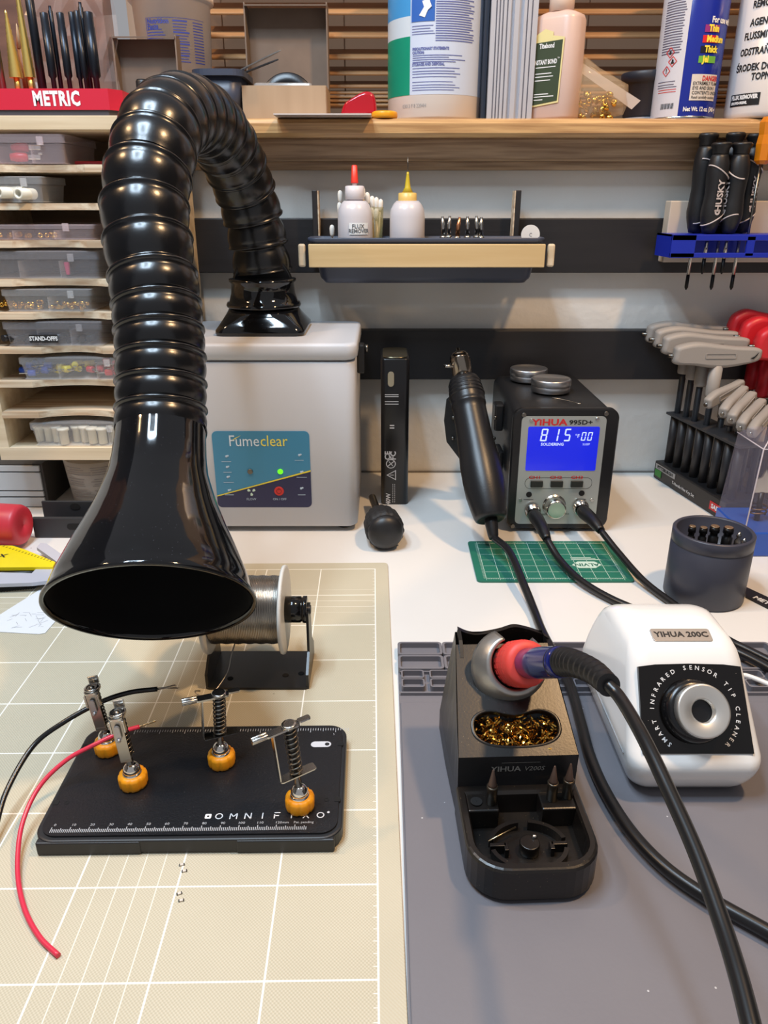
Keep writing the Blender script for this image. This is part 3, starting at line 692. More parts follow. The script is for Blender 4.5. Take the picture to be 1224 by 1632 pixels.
# front tray: hollow rounded box
ty0, ty1 = 0.2695, 0.3270; tw = 0.067; tcy = (ty0+ty1)/2
def U(w, y0, y1, r, n=7):      # outline rounded at the front only
    out = []
    for (sx, a0) in ((-1, 180), (1, 270)):
        for i in range(n+1):
            a = R(a0+90*i/n); out.append((hx+sx*(w/2-r)+r*math.cos(a), y0+r+r*math.sin(a)))
    return out+[(hx+w/2, y1), (hx-w/2, y1)]
o1 = U(tw, ty0, ty1, 0.020); oB = U(tw-0.003, ty0+0.0015, ty1, 0.019); i1 = U(tw-0.010, ty0+0.0055, ty1-0.0055, 0.0150); i2 = U(tw-0.0125, ty0+0.007, ty1-0.007, 0.014)
zr = 0.0252
def ring(o, z): return [(x, y, z) for x, y in o]
mb = MB().rings([ring(oB, hz0), ring(o1, hz0+0.002), ring(o1, zr-0.002), ring(U(tw-0.0012, ty0+0.0006, ty1, 0.0195), zr-0.0005), ring(U(tw-0.003, ty0+0.0015, ty1, 0.019), zr), ring(U(tw-0.008, ty0+0.0045, ty1-0.004, 0.0155), zr), ring(i1, zr-0.0015), ring(i2, 0.0125)], True, True, False)
part('front_tray', mb, dirt, ih)
mb = MB()
for (a0, a1) in ((12, 82), (98, 168), (192, 262), (278, 348)):
    n = 12; P = [(0.0205*math.cos(R(a0+(a1-a0)*i/n)), 0.0165*math.sin(R(a0+(a1-a0)*i/n))) for i in range(n+1)]
    Q = [(0.0182*math.cos(R(a0+(a1-a0)*i/n)), 0.0142*math.sin(R(a0+(a1-a0)*i/n))) for i in range(n+1)]
    mb.prism(P+Q[::-1], 0, 0.0055, T(hx+0.0, 0.2930, 0.0124))
mb.cyl(0.0052, 0, 0.0065, 28, T(hx+0.0005, 0.2930, 0.0124), 0.0006)
for sx in (-1, 1): mb.box((hx+sx*0.0158, 0.2930, 0.0152), (0.0085, 0.0022, 0.0055), 0.0003).box((hx+sx*0.0118, 0.2917, 0.0152), (0.0022, 0.0052, 0.0055), 0.0003)
part('ring_insert', mb, dirt, ih)
# blocks for tips
for x0_, x1_ in ((hx-0.0290, hx-0.0125), (hx+0.0105, hx+0.0290)): part('tip_block', MB().box(((x0_+x1_)/2, 0.3155, (zr+0.0124)/2-0.0003), (x1_-x0_, 0.0125, zr-0.0128), 0.0008), dirt, ih)
part('tip_hole', MB().lathe([(0.0032, 0), (0.0002, 0)], 18, T(hx-0.0240, 0.3155, zr+0.0002), cap=False), mat('cutout_black', (4, 4, 5), 0.8), ih)
# main housing: lofted sections with a top shelf
secs = [(0.3270, 0.0450, 0.0325, 0.0325), (0.338, 0.0509, 0.0318, 0.0330), (0.352, 0.0583, 0.0308, 0.0335), (0.370, 0.0679, 0.0292, 0.0340), (0.388, 0.0775, 0.0274, 0.0340)]
def sec(y, zt_, ht, hb): return [(hx-hb, y, hz0), (hx-hb*0.995, y, 0.020), (hx-ht-0.0006, y, zt_-0.0015), (hx-ht+0.0015, y, zt_), (hx+ht-0.0015, y, zt_), (hx+ht+0.0006, y, zt_-0.0015), (hx+hb*0.995, y, 0.020), (hx+hb, y, hz0)]
# build the housing as a shell with an opening cut by boolean-free faces: sides, front step, top ring
def toppt(x, s):             # point on the sloped top; s from 0 (front) to 1 (rear)
    y = 0.3270+(0.388-0.3270)*s; z_ = 0.0450+(0.0775-0.0450)*s; return (hx+x, y, z_)
mb = MB()
# sides, front, back
for sx in (-1, 1):
    rr = [[(hx+sx*hb, y, hz0), (hx+sx*hb, y, 0.018), (hx+sx*(ht+0.0004), y, z_)] for (y, z_, ht, hb) in secs]+[[(hx+sx*0.034, 0.404, hz0), (hx+sx*0.034, 0.404, 0.018), (hx+sx*0.0268, 0.400, 0.0790)]]
    vs = [p for r_2 in rr for p in r_2]; fs = []
    for i in range(len(rr)-1):
        for j in range(2):
            a = i*3+j; q = [a, a+3, a+4, a+1]; fs.append(q if sx < 0 else q[::-1])
    mb.add(vs, fs)
y, z_, ht, hb = secs[0]
mb.add([(hx-hb, y, hz0), (hx+hb, y, hz0), (hx+hb, y, 0.018), (hx+ht, y, z_), (hx-ht, y, z_), (hx-hb, y, 0.018)], [[0, 1, 2, 3, 4, 5]])
mb.add([(hx-0.034, 0.404, hz0), (hx+0.034, 0.404, hz0), (hx+0.034, 0.404, 0.018), (hx+0.0268, 0.400, 0.0790), (hx-0.0268, 0.400, 0.0790), (hx-0.034, 0.404, 0.018)], [[5, 4, 3, 2, 1, 0]])
part('housing', mb, mat('stand_side', (30, 30, 32), 0.35, bump=0.05, bscale=500), ih)
# sloped top with two openings (kidney for brass wool, round for the coil)
def opening_kidney(n=40):
    out = []
    for i in range(n):
        a = 2*PI*i/n; x = 0.0235*math.cos(a); yv = 0.0118*math.sin(a)
        x = math.copysign(abs(math.cos(a))**0.75, math.cos(a))*0.0235
        yv = math.copysign(abs(math.sin(a))**0.8, math.sin(a))*0.0112
        if yv > 0: yv -= 0.0048*math.exp(-(x/0.011)**2)
        out.append((x, yv))
    return out
def grid_top():
    M = FR(toppt(0, 0), (1, 0, 0), V(toppt(0, 1))-V(toppt(0, 0)))
    bm = bmesh.new(); Ls = (V(toppt(0, 1))-V(toppt(0, 0))).length
    out = [(-0.0327, 0), (0.0327, 0), (0.0276, Ls), (-0.0276, Ls)]
    k = [(x+0.001, y_+0.0170) for x, y_ in opening_kidney()]
    cir = [(0.0185*math.cos(2*PI*i/32)+0.001, 0.0150*math.sin(2*PI*i/32)+Ls-0.0175) for i in range(32)]
    es = []
    for loop in (out, k, cir):
        vs = [bm.verts.new((x, y_, 0)) for x, y_ in loop]
        for i in range(len(vs)): es.append(bm.edges.new((vs[i], vs[(i+1) % len(vs)])))
    bmesh.ops.triangle_fill(bm, use_beauty=True, use_dissolve=False, edges=es)
    # triangle_fill also fills holes: drop faces inside them
    def inside(p, poly):
        c = False; n = len(poly)
        for i in range(n):
            x1_, y1_ = poly[i]; x2_, y2_ = poly[(i+1) % n]
            if (y1_ > p[1]) != (y2_ > p[1]) and p[0] < (x2_-x1_)*(p[1]-y1_)/(y2_-y1_)+x1_: c = not c
        return c
    kill = [f for f in bm.faces if inside(f.calc_center_median(), k) or inside(f.calc_center_median(), cir)]
    bmesh.ops.delete(bm, geom=kill, context='FACES_ONLY')
    for f in bm.faces:
        if f.normal.z < 0: f.normal_flip()
    m_ = MB().bm(bm, M)
    for loop, dep_ in ((k, 0.004), (cir, 0.004)):
        m_.rings([[(x, y_, 0.0) for x, y_ in loop[::-1]], [(x, y_, -dep_) for x, y_ in loop[::-1]]], False, False, False, M)
    return m_, M, k, cir, Ls
tm, TM, kid, cir, Ls = grid_top()
part('top_plate', tm, dirt, ih)
# raised lip round the brass opening
mb = MB().rings([[(x*1.0, (y_-0.0170)*1.0+0.0170, 0.0002) for x, y_ in kid], [(0.001+(x-0.001)*1.05, (y_-0.0170)*1.07+0.0170, 0.0007) for x, y_ in kid], [(0.001+(x-0.001)*1.08, (y_-0.0170)*1.12+0.0170, 0.0001) for x, y_ in kid]], False, False, True, TM)
part('opening_rim', mb, dirt, ih)
# raised back hood with wavy crest
cr = [(W(px, py, .3995)[0]-hx+0.0027, W(px, py, .3995)[2]) for px, py in ((729, 999), (745, 1006), (764, 1008), (795, 1003), (818, 997), (840, 1001), (860, 1008), (874, 1016))]
crs = [tuple(p) for p in spline([(x, z, 0) for x, z in cr], 5)]
front = [(p[0], p[1]) for p in crs]
part('rear_hood', MB().prism([(cr[-1][0], 0.06)]+front[::-1]+[(cr[0][0], 0.06)], -0.4010, -0.3975, FR((hx, 0, 0), (1, 0, 0), (0, 0, 1))), dirt, ih)
MS = FR((hx, 0, 0), (0, 1, 0), (0, 0, 1))
part('hood_side', MB().prism([(0.380, 0.0735), (0.389, 0.0800), (0.3975, cr[0][1]-.0005), (0.3975, 0.065), (0.380, 0.065)], cr[0][0]-.0006, cr[0][0]+0.0016, MS), dirt, ih)
part('hood_side', MB().prism([(0.386, 0.0755), (0.3975, cr[-1][1]-.0005), (0.3975, 0.065), (0.386, 0.065)], cr[-1][0]-.0022, cr[-1][0]+.0002, MS), dirt, ih)
part('inner_floor', MB().box((hx, 0.364, 0.026), (0.062, 0.070, 0.002)), mat('cutout_black', (4, 4, 5), 0.8), ih)
# text band on the step
mb = MB().text('YIHUA', 0.0048, FRONT((hx-0.0065, 0.3268, 0.0365)), sx=1.15, bold=0.00008).text('V200S', 0.0040, FRONT((hx+0.0090, 0.3268, 0.0365)), sx=1.1, shear=0.2).bar(-0.009, 0.012, -0.0001, 0.0001, FRONT((hx, 0.3268, 0.0408)))
part('logo_text', mb, mat('dim_print', (128, 126, 122), 0.6), ih)
# brass wool (uncountable): curled ribbon
bw_ = MB(); rnd = random.Random(3)
for i in range(230):
    cx_, cy_ = rnd.uniform(-0.022, 0.024), 0.0170+rnd.uniform(-0.0115, 0.008)
    r0 = rnd.uniform(0.0012, 0.0035); a0 = rnd.uniform(0, 6.28); tl = V((rnd.uniform(-1, 1), rnd.uniform(-1, 1), rnd.uniform(-.6, 1))).normalized()
    Mq = TM @ T(cx_, cy_, rnd.uniform(-0.010, -0.0035)) @ tl.to_track_quat('Z', 'Y').to_matrix().to_4x4()
    pts = [(r0*math.cos(a0+k*0.45), r0*math.sin(a0+k*0.45), k*0.0002) for k in range(rnd.randint(9, 16))]
    vs = []; fs = []
    for k, p in enumerate(pts):
        vs += [p, (p[0], p[1], p[2]+0.0007)]
        if k: fs.append([2*k-2, 2*k, 2*k+1, 2*k-1])
    bw_.add(vs, fs, Mq)
bwo = solo('brass_wool', bw_, mat('brass_wool', (226, 176, 84), 0.22, 1.0), 'nest of golden brass wool curls in the iron stand opening', 'brass wool'); bwo['kind'] = 'stuff'
# silver cradle funnel: flared spiral collar round the grip, open at the upper right
IP = D(897, 1055, .368); IR = D(824, 1058, .432); idir = (IP-IR).normalized()
Mi = ZA(IR, idir)                # local z points to the cord end
Cp = IR-idir*0.008
Mc = ZA(Cp, idir)
xloc = Mi.to_3x3() @ V((1, 0, 0))
def cradle(n=44):
    # angle 0 chosen by frame pointing "image up"
    up = V((0, 0.38, 0.92)); up = (up-idir*up.dot(idir)).normalized(); rt = idir.cross(up)*-1
    rs = []
    for i in range(n+1):
        t = i/n; a = R(22+292*t)        # from upper left round the bottom to the right
        dirv = up*math.cos(a)+rt*(-math.sin(a))
        wd = 0.6+0.4*math.sin(PI*t)
        inner, outer = 0.0145, 0.0145+0.0095*wd
        zin, zout = 0.010, 0.004-0.006*wd
        prof = [(inner, zin), (inner+0.001, zin+0.0012), (inner+0.004*wd, zin-0.0005), (outer, zout+0.0035), (outer+0.0008, zout+0.001), (outer-0.001, zout), (inner-0.001, zin-0.008)]
        rs.append([Cp+dirv*r+idir*z_ for r, z_ in prof])
    return MB().rings(rs, True, True, True)
part('iron_cradle', cradle(), mat('brushed_silver', (176, 174, 170), 0.36, 0.9, bump=0.05, bscale=300), ih)
# spare tips
for i, (px, py, lab) in enumerate([(783, 1278, 'conical soldering tip standing alone at the left of the tip tray'), (879, 1272, 'conical soldering tip, left one of the close pair at the tray right'), (904, 1268, 'conical soldering tip at the right end of the tray')]):
    q = G(px, py, zr)
    t = thing('soldering_tip', lab, 'soldering tip', (q[0], q[1], zr-0.0003), 0, 'spare tips standing in the iron stand')
    part('sleeve', MB().lathe([(0.0029, 0), (0.0029, 0.0095), (0.0031, 0.0105), (0.0031, 0.0112), (0.0024, 0.0114)], 20), mat('tip_sleeve', (78, 70, 60), 0.35, 0.8), t, world=False)
    part('cone', MB().lathe([(0.0024, 0.0112), (0.0022, 0.0125), (0.0006, 0.0215), (0.0002, 0.0222)], 20), mat('tip_cone', (96, 76, 66), 0.5, 0.5), t, world=False)
q = G(778, 1341, .0185); q2 = G(822, 1318, .0185)
t = solo('wire_offcut', MB().tube([q, (q+q2)/2+V((0, 0, .0002)), q2], 0.0004, 6), MATS['tinned_bright'], 'short gold wire offcut lying across the round insert of the tip tray', 'wire offcut')
q = G(852, 1333, .0195); solo('solder_blob', MB().ball((q[0], q[1], 0.0195), 0.0016, sc=(1, .8, .7), seg=10), steel, 'small shiny solder blob on the hub of the tip tray', 'solder blob')

# ---- soldering iron
ir = thing('soldering_iron', 'soldering iron with red grip and blue collar resting in the silver cradle', 'soldering iron', IR)
part('shaft', MB().lathe([(0.0001, -0.034), (0.0030, -0.032), (0.0034, -0.014), (0.0060, -0.013), (0.0060, -0.006)], 24, Mi), steeld, ir)
part('grip', MB().lathe([(0.0080, -0.010), (0.0118, -0.0085), (0.0128, -0.004), (0.0132, 0.002), (0.0133, 0.010), (0.0128, 0.0165), (0.0115, 0.0185), (0.0085, 0.019)], 40, Mi), mat('grip_red', (214, 66, 58), 0.5, bump=0.05, bscale=700), ir)
mb = MB()
for k in range(4):
    for j in range(24):
        a = 2*PI*j/24; mb.box((0, 0, 0), (0.0004, 0.0022, 0.0012), 0, Mi @ RZ(a) @ T(0.0131, 0, -0.001+k*0.004))
part('grip_ribs', mb, MATS['grip_red'], ir)
Li = (IP-IR).length
part('handle', MB().lathe([(0.0080, 0.018), (0.0084, 0.020), (0.0084, Li*0.60), (0.0079, Li*0.90), (0.0076, Li)], 36, Mi), mat('iron_blue', (28, 34, 98), 0.18, coat=0.3), ir)
# strain relief bends down toward the cord
c_pts = [D(1201, 1650, .190), D(1178, 1560, .203), D(1150, 1470, .218), D(1110, 1360, .238), D(1068, 1265, .258), D(1025, 1175, .280), D(990, 1115, .303), D(962, 1082, .326), D(928, 1066, .352)]
hp = IR+idir*Li*0.52
c_all = spline(c_pts[::-1], 10)
hd = D(900, 1057, .372)
sr = spline([IP-idir*0.006, IP+idir*0.003, D(918, 1058, .351), D(946, 1071, .330), D(970, 1092, .310)], 14)
rr = []; nS = len(sr)
for i in range(nS):
    t = i/(nS-1); r0 = 0.0076-(0.0076-0.0046)*t; rr.append(r0*(1.06 if (i % 4) < 2 else 0.94))
part('strain_relief', MB().tube(sr, rr, 28), rubber, ir)
part('cord', MB().tube(spline([D(970, 1092, .310)]+c_pts[:-2][::-1], 12), 0.0027, 16), mat('cord_black', (20, 21, 23), 0.28), ir)

# ================================================================== TIP CLEANER
tx = 0.178
tc_ = thing('tip_cleaner', 'white rounded tip cleaner with square black face and steel nozzle', 'tip cleaner', (tx, 0.40, 0.0041))
b0 = 0.0045
Z_ = [(.0045, .3490, .456, .0305), (.0060, .3462, .459, .0330), (.010, .3430, .461, .0350), (.015, .3402, .4615, .0366), (.020, .3382, .462, .0376), (.0245, .3372, .462, .0382), (.0280, .3375, .462, .0384), (.0308, .3392, .462, .0384), (.0335, .3420, .461, .0381),
      (.045, .3512, .458, .0369), (.055, .3590, .454, .0358), (.065, .3668, .449, .0347), (.072, .3722, .444, .0337), (.0765, .3760, .438, .0325), (.0800, .3800, .431, .0306), (.0825, .3845, .424, .0280), (.0840, .3900, .416, .0248), (.0848, .395, .409, .021)]
sh = [[(x, y, z_) for x, y in rrect(2*hw_, yb__-yf_, min(.0105, hw_*.6), 7, tx, (yf_+yb__)/2)] for z_, yf_, yb__, hw_ in Z_]
part('shell', MB().rings(sh, True, True, True), mat('gloss_white', (238, 237, 234), 0.16, coat=0.2), tc_)
# face plate, follows front slope
pA = V((tx, 0.3425, 0.0335)); pB = V((tx, 0.3725, 0.0722)); nrm = (pB-pA).normalized()
Mf_ = FR((pA+pB)/2+V((0, -0.0004, 0.0004)), (1, 0, 0), nrm); hh_ = (pB-pA).length
part('face_plate', MB().prism([(-0.0315, -hh_/2), (0.0315, -hh_/2), (0.0298, hh_/2-0.0005), (0.0200, hh_/2+0.0007), (0, hh_/2+0.0012), (-0.0200, hh_/2+0.0007), (-0.0298, hh_/2-0.0005)], -0.0022, 0.0006, Mf_), mat('gloss_black_face', (14, 11, 10), 0.12, speck=((120, 110, 100), 260, 0.05)), tc_, 'glossy black face plate')
NX, NY = 0.0005, -0.0012
part('nozzle_collar', MB().lathe([(0.0180, 0.0006), (0.0182, 0.003), (0.0174, 0.006), (0.0160, 0.0080), (0.014, 0.0085)], 48, Mf_ @ T(NX-0.0015, NY, 0)), mat('collar_black', (18, 18, 20), 0.25), tc_)
part('nozzle', MB().lathe([(0.0150, 0.005), (0.0150, 0.0125), (0.0146, 0.0137), (0.0136, 0.0138), (0.0075, 0.0126), (0.0064, 0.0120), (0.0062, 0.003), (0.0001, 0.0029)], 56, Mf_ @ T(NX, NY, 0)), mat('nozzle_steel', (226, 224, 218), 0.33, 0.85), tc_, 'brushed steel nozzle')
part('nozzle_bore', MB().lathe([(0.0060, 0.0031), (0.0061, 0.0090)], 40, Mf_ @ T(NX, NY, 0), cap=False).cyl(.006, .0031, .0036, 24, Mf_ @ T(NX, NY, 0)), mat('cutout_black', (4, 4, 5), 0.8), tc_)
mb = MB(); txt = 'SMART INFRARED SENSOR TIP CLEANER'; a_s, a_e = 228, -48
for i, ch in enumerate(txt):
    if ch == ' ': continue
    a = R(a_s+(a_e-a_s)*i/(len(txt)-1))
    mb.text(ch, 0.0035, Mf_ @ T(NX+0.0245*math.cos(a), NY+0.0245*math.sin(a)-0.0, 0.0008) @ RZ(a-PI/2), bold=0.00004)
part('ring_lettering', mb, whitetxt, tc_)
tp = V((tx-0.0005, 0.3880, 0.0834)); Mtp = FR(tp, (1, 0, 0), (0, 1, 0.30))
M2 = Mtp
part('side_seam', MB().tube([V((tx-.0386, .352, .0262)), V((tx-.0386, .40, .0262)), V((tx-.0386, .452, .0262))], .0003, 5), mat('seam_grey', (170, 170, 172), .5), tc_)
part('badge', MB().prism(rrect(0.0355, 0.0098, 0.0016), -0.001, 0.0006, M2, bev=0.0003), mat('badge_metal', (176, 172, 168), 0.35, 0.7), tc_)
part('badge_text', MB().text('YIHUA 200C', 0.0056, M2 @ T(0, 0, 0.0008), sx=1.05, bold=0.00015), blacktxt, tc_)
wc = thing('white_power_cord', 'thin white cord emerging at the right of the tip cleaner', 'cord', G(1205, 1085, .006))
part('cord', MB().tube(spline([G(1180, 1078, .006), G(1190, 1077, .0065), G(1224, 1090, .0065), G(1300, 1125, .0065)], 6), 0.0018, 10), white, wc)

# ================================================================== SOLDERING STATION
yS = 0.729
def sp_(px, py, off=0.0): return W(px, py, yS-off)
ss = thing('soldering_station', 'black soldering station with blue lit display and silver front', 'soldering station', (0.185, 0.80, 0))
A, B_, Cc, Dd = sp_(812, 846), sp_(958, 846), sp_(976, 652), sp_(822, 655)
bx_ = [(0.1305, 0.0045), (0.2330, 0.0045), (0.2330, 0.1325), (0.1305, 0.1325)]
cxs, czs = 0.18175, 0.0685
bw2, bh2 = 0.1030, 0.128
part('case', MB().prism(rrect(bw2-0.002, bh2-0.003, 0.010, 6, cxs, czs), -0.893, -yS-0.006, FR((0, 0, 0), (1, 0, 0), (0, 0, 1)), bev=0.001, sm=True), mat('station_black', (28, 28, 30), 0.42, bump=0.12, bscale=900), ss)
wav = []
for x, z_ in rrect(bw2+0.003, bh2+0.002, 0.011, 8, cxs, czs): wav.append((x, z_))
part('front_bezel', MB().prism(wav, -yS-0.0075, -yS+0.0005, FR((0, 0, 0), (1, 0, 0), (0, 0, 1)), bev=0.0015), mat('bezel_black', (18, 18, 20), 0.32), ss)
pa, pb = sp_(828, 672), sp_(962, 832)
pcx_, pcz_ = (sp_(834, 700)[0]+sp_(963, 700)[0])/2-0.001, (sp_(890, 663)[2]+sp_(890, 834)[2])/2
pw_, ph_ = 0.0845, sp_(890, 663)[2]-sp_(890, 834)[2]
Mp = FRONT((pcx_-0.0005, yS-0.0006, pcz_))
pcx_ -= 0.0005
pp = part('face_panel', MB().prism(rrect(pw_, ph_, 0.005, 5), 0, 0.0006, Mp), mat('face_silver', (184, 188, 184), 0.38, 0.6), ss)
def L2(px, py): q = sp_(px, py, 0.0012); return q[0]-pcx_, q[2]-pcz_
a, b = L2(842, 680), L2(947, 750)
scx, scz = 0.0005, (a[1]+b[1])/2; sw, sh_ = 0.0715, a[1]-b[1]
scr = part('display', MB().prism(rrect(sw, sh_, 0.0015, 3, scx, scz), 0.0006, 0.0010, Mp), mat('lcd_blue', (18, 32, 196), 0.25, emit=0.75, coat=0.3), pp, 'lit blue display')
# 7-segment digits
SEG = {'8': 'abcdefg', '1': 'bc', '5': 'afgcd', '0': 'abcdef'}
def digit(mb, ch, x, y, h, Mx_):
    w_ = h*0.5; t_ = h*0.11; sl = 0.12
    def q(x0_, y0_, x1_, y1_):
        pts = [(x0_, y0_), (x1_, y0_), (x1_, y1_), (x0_, y1_)]
        mb.add([(x+px+py*sl, y+py, 0) for px, py in pts], [[0, 1, 2, 3]], Mx_)
    g = t_*0.3
    seg = {'a': (t_*.6, h-t_, w_-t_*.6, h), 'g': (t_*.6, h/2-t_/2, w_-t_*.6, h/2+t_/2), 'd': (t_*.6, 0, w_-t_*.6, t_), 'f': (0, h/2+g, t_, h-g), 'b': (w_-t_, h/2+g, w_, h-g), 'e': (0, g, t_, h/2-g), 'c': (w_-t_, g, w_, h/2-g)}
    for s_ in SEG[ch]: q(*seg[s_])
mb = MB(); Ms = Mp @ T(0, 0, 0.0012)
dg_h = abs(L2(0, 683)[1]-L2(0, 703)[1])
for ch, px in (('8', 860), ('1', 878), ('5', 897)): x_, z_ = L2(px, 703); digit(mb, ch, x_, z_, dg_h, Ms)
for ch, px in (('0', 925), ('0', 935)): x_, z_ = L2(px, 702); digit(mb, ch, x_, z_, dg_h*0.68, Ms)
x_, z_ = L2(920, 695); mb.text('°F', 0.0055, Ms @ T(x_, z_, 0), sx=1.0)
x_, z_ = L2(880, 708); mb.text('SOLDERING', 0.0041, Ms @ T(x_, z_, 0), sx=1.05, bold=0.0001); x_, z_ = L2(934, 708); mb.text('SLEEP', 0.0030, Ms @ T(x_, z_, 0))
part('display_digits', mb, mat('lcd_white', (190, 206, 240), 0.4, emit=0.7), pp)
x_, z_ = L2(876, 673.5)
part('brand_text', MB().text('YiHUA', 0.0088, Mp @ T(x_, z_, 0.0008), sx=1.35, bold=0.0003).text('CH1     CH2     CH3', 0.0042, Mp @ T(L2(886, 761)[0], L2(886, 761)[1], 0.0008), sx=1.55, bold=0.0001), redtxt, pp, 'red lettering')
mb = MB(); x_, z_ = L2(926, 673.5); mb.text('995D+', 0.0064, Mp @ T(x_, z_, 0.0008), sx=1.3, bold=0.0002)
# outline round the buttons
ol, oi = rrect(0.069, 0.0122, 0.0055, 6), rrect(0.0684, 0.0116, 0.0052, 6)
mb.frame(ol, oi, 0.0007, 0.0008, Mp @ T(0, L2(880, 770)[1], 0))
for px, py in ((842, 796), (926, 796)): x_, z_ = L2(px, py); mb.bar(x_-0.005, x_+0.005, z_-0.0003, z_+0.0003, Mp @ T(0, 0, 0.0008))
x_, z_ = L2(868, 820); mb.text('MIN', 0.0030, Mp @ T(x_, z_, 0.0008)); x_, z_ = L2(903, 819); mb.text('MAX', 0.0026, Mp @ T(x_, z_, 0.0008))
part('panel_print', mb, blacktxt, pp)
for px in (855, 887, 919):
    x_, z_ = L2(px, 771); part('channel_button', MB().box((x_, z_, 0.0018), (0.0125, 0.0068, 0.0024), 0.0006, Mp), mat('button_black', (30, 32, 28), 0.4), ss)
x_, z_ = L2(883, 806)
part('dial', MB().lathe([(0.0122, 0.0006), (0.0122, 0.0010), (0.0108, 0.0011), (0.0108, 0.003), (0.0102, 0.012), (0.0096, 0.0132), (0.0085, 0.0136)], 40, Mp @ T(x_, z_, 0)), mat('dial_metal', (212, 210, 200), 0.2, 1.0), ss, 'silver dial')
for px, py in ((843, 788), (927, 786)): x_, z_ = L2(px, py); part('indicator_hole', MB().cyl(0.0030, 0.0004, 0.0010, 18, Mp @ T(x_, z_, 0)), mat('cutout_black', (4, 4, 5), 0.8), ss)
for px, py in ((835, 661), (966, 659), (817, 838)):
    q = sp_(px, py, 0); part('screw', MB().cyl(0.0024, 0, 0.0014, 16, FRONT((min(q[0], 0.2325), yS-0.0002, min(q[2], 0.1315))), 0.0004), steeld, ss)
for px, py in ((847, 670), (952, 668), (829, 797), (943, 797)):
    x_, z_ = L2(px, py); part('screw', MB().cyl(0.0020, 0.0004, 0.0014, 16, Mp @ T(x_, z_, 0), 0.0004), steel, ss)
for sx in (-0.04, 0.04):
    for yy in (0.745, 0.875): part('foot', MB().cyl(0.007, 0.0, 0.006, 16, T(cxs+sx, yy, 0)), rubber, ss)
# plugs
CABM = mat('cable_black', (22, 22, 24), 0.32)
def plug(px, py, name, label, pts, rcord, chromed):
    q = sp_(px, py, 0.001); t = thing(name, label, 'cable', q)
    p1, p2 = q+V((0, -0.012, -0.001)), V(pts[0])
    part('socket_nut', MB().lathe([(0.0082, 0), (0.0082, 0.004), (0.0072, 0.0045), (0.0072, 0.010)], 28, ZA(q+V((0, -0.0012, 0)), p1-q)), chrome if chromed else steel, t)
    sp0 = spline([p1, (p1+p2)/2+V((0, -0.004, 0.002)), p2], 6)
    part('plug', MB().tube(sp0, [0.0066, 0.0070, 0.0070, 0.0068, 0.0066, 0.0064, 0.0062, 0.0060, 0.0058, 0.0055, 0.0050, 0.0044, 0.0040][:len(sp0)], 20), rubber, t)
    part('cord', MB().tube(spline(pts, 8), rcord, 14), CABM, t)
    return t
plug(848, 812, 'station_cable', 'black cable plugged into the left socket of the soldering station', [G(872, 860, .020), G(892, 892, .010), G(925, 925, .0062), G(975, 955, .0045), G(1040, 982, .0042), G(1095, 1005, .0042), G(1150, 1028, .008), G(1190, 1046, .0085), G(1224, 1064, .0085), G(1300, 1108, .008)], 0.0034, False)
plug(924, 806, 'station_cable', 'black cable plugged into the right socket of the soldering station', [G(958, 846, .026), G(985, 880, .016), G(1025, 925, .007), G(1070, 960, .004), G(1115, 990, .0038), G(1160, 1020, .008), G(1200, 1040, .0085), G(1300, 1090, .008)], 0.0032, True)

# tins on top
tin = thing('metal_tin', 'round silver screw-top tin nearest on the station roof', 'tin', (0, 0, 0), 0, 'round tins on the soldering station')
q = G(877, 623, 0.1325); r_t = 0.0212
MW[tin.name] = T(q[0], q[1], 0.1328); tin.location = (q[0], q[1], 0.1328)
part('base', MB().lathe([(r_t-0.001, 0), (r_t-0.0002, 0.0006), (r_t-0.0002, 0.006), (r_t-0.0008, 0.0068)], 48), alum, tin, world=False)
part('lid', MB().lathe([(r_t, 0.0066), (r_t+0.0002, 0.0072), (r_t+0.0002, 0.0128), (r_t-0.0006, 0.0138), (r_t-0.0022, 0.0140), (r_t-0.003, 0.0133), (0.0005, 0.0133)], 48), alum, tin, world=False)
q = G(852, 613, 0.1325); dup(tin, (q[0]-0.003, q[1]+0.024, 0.1328), 0.4, 'round silver tin half hidden behind the front tin on the station')
q = G(880, 634, .1332); q2 = G(925, 644, .1332)
solo('steel_pick', MB().tube(spline([q, (q+q2)/2+V((0, .003, 0)), q2], 5), 0.0007, 6), steel, 'thin bent steel pick lying on the station roof before the tins', 'pick')

# ================================================================== HOT AIR GUN
GB = D(783, 823, .735); GT = D(733, 566, .80); gax = (GT-GB).normalized(); Lg = (GT-GB).length
GB = GB+V((-0.001, 0, 0.0)); Mg = ZA(GB, gax)
hg = thing('hot_air_gun', 'black hot air gun with steel nozzle leaning at the station left side', 'hot air gun', GB)
pf = [(0.010, -0.003), (0.0125, -0.004), (0.0150, -0.003), (0.0163, 0.0), (0.0178, 0.008), (0.0200, Lg*0.12), (0.0206, Lg*0.20), (0.0205, Lg*0.30), (0.0192, Lg*0.38), (0.0178, Lg*0.50), (0.0172, Lg*0.62), (0.0172, Lg*0.66), (0.0180, Lg*0.665), (0.0180, Lg*0.68), (0.0174, Lg*0.685), (0.0180, Lg*0.70), (0.0178, Lg*0.74), (0.0168, Lg*0.81), (0.0150, Lg*0.835), (0.0110, Lg*0.84)]
part('handle', MB().lathe(pf, 40, Mg), mat('gun_black', (27, 27, 29), 0.36, bump=0.04, bscale=600), hg)
mb = MB()
for k in range(4):
    z_ = Lg*(0.73+0.024*k)
    rr_ = 0.0181-0.0005*k
    mb.lathe([(rr_-.001, z_-.0014), (rr_+.0006, z_-.0008), (rr_+.0006, z_+.0008), (rr_-.001, z_+.0014)], 36, Mg, cap=False)
part('vent_rib', mb, MATS['gun_black'], hg)
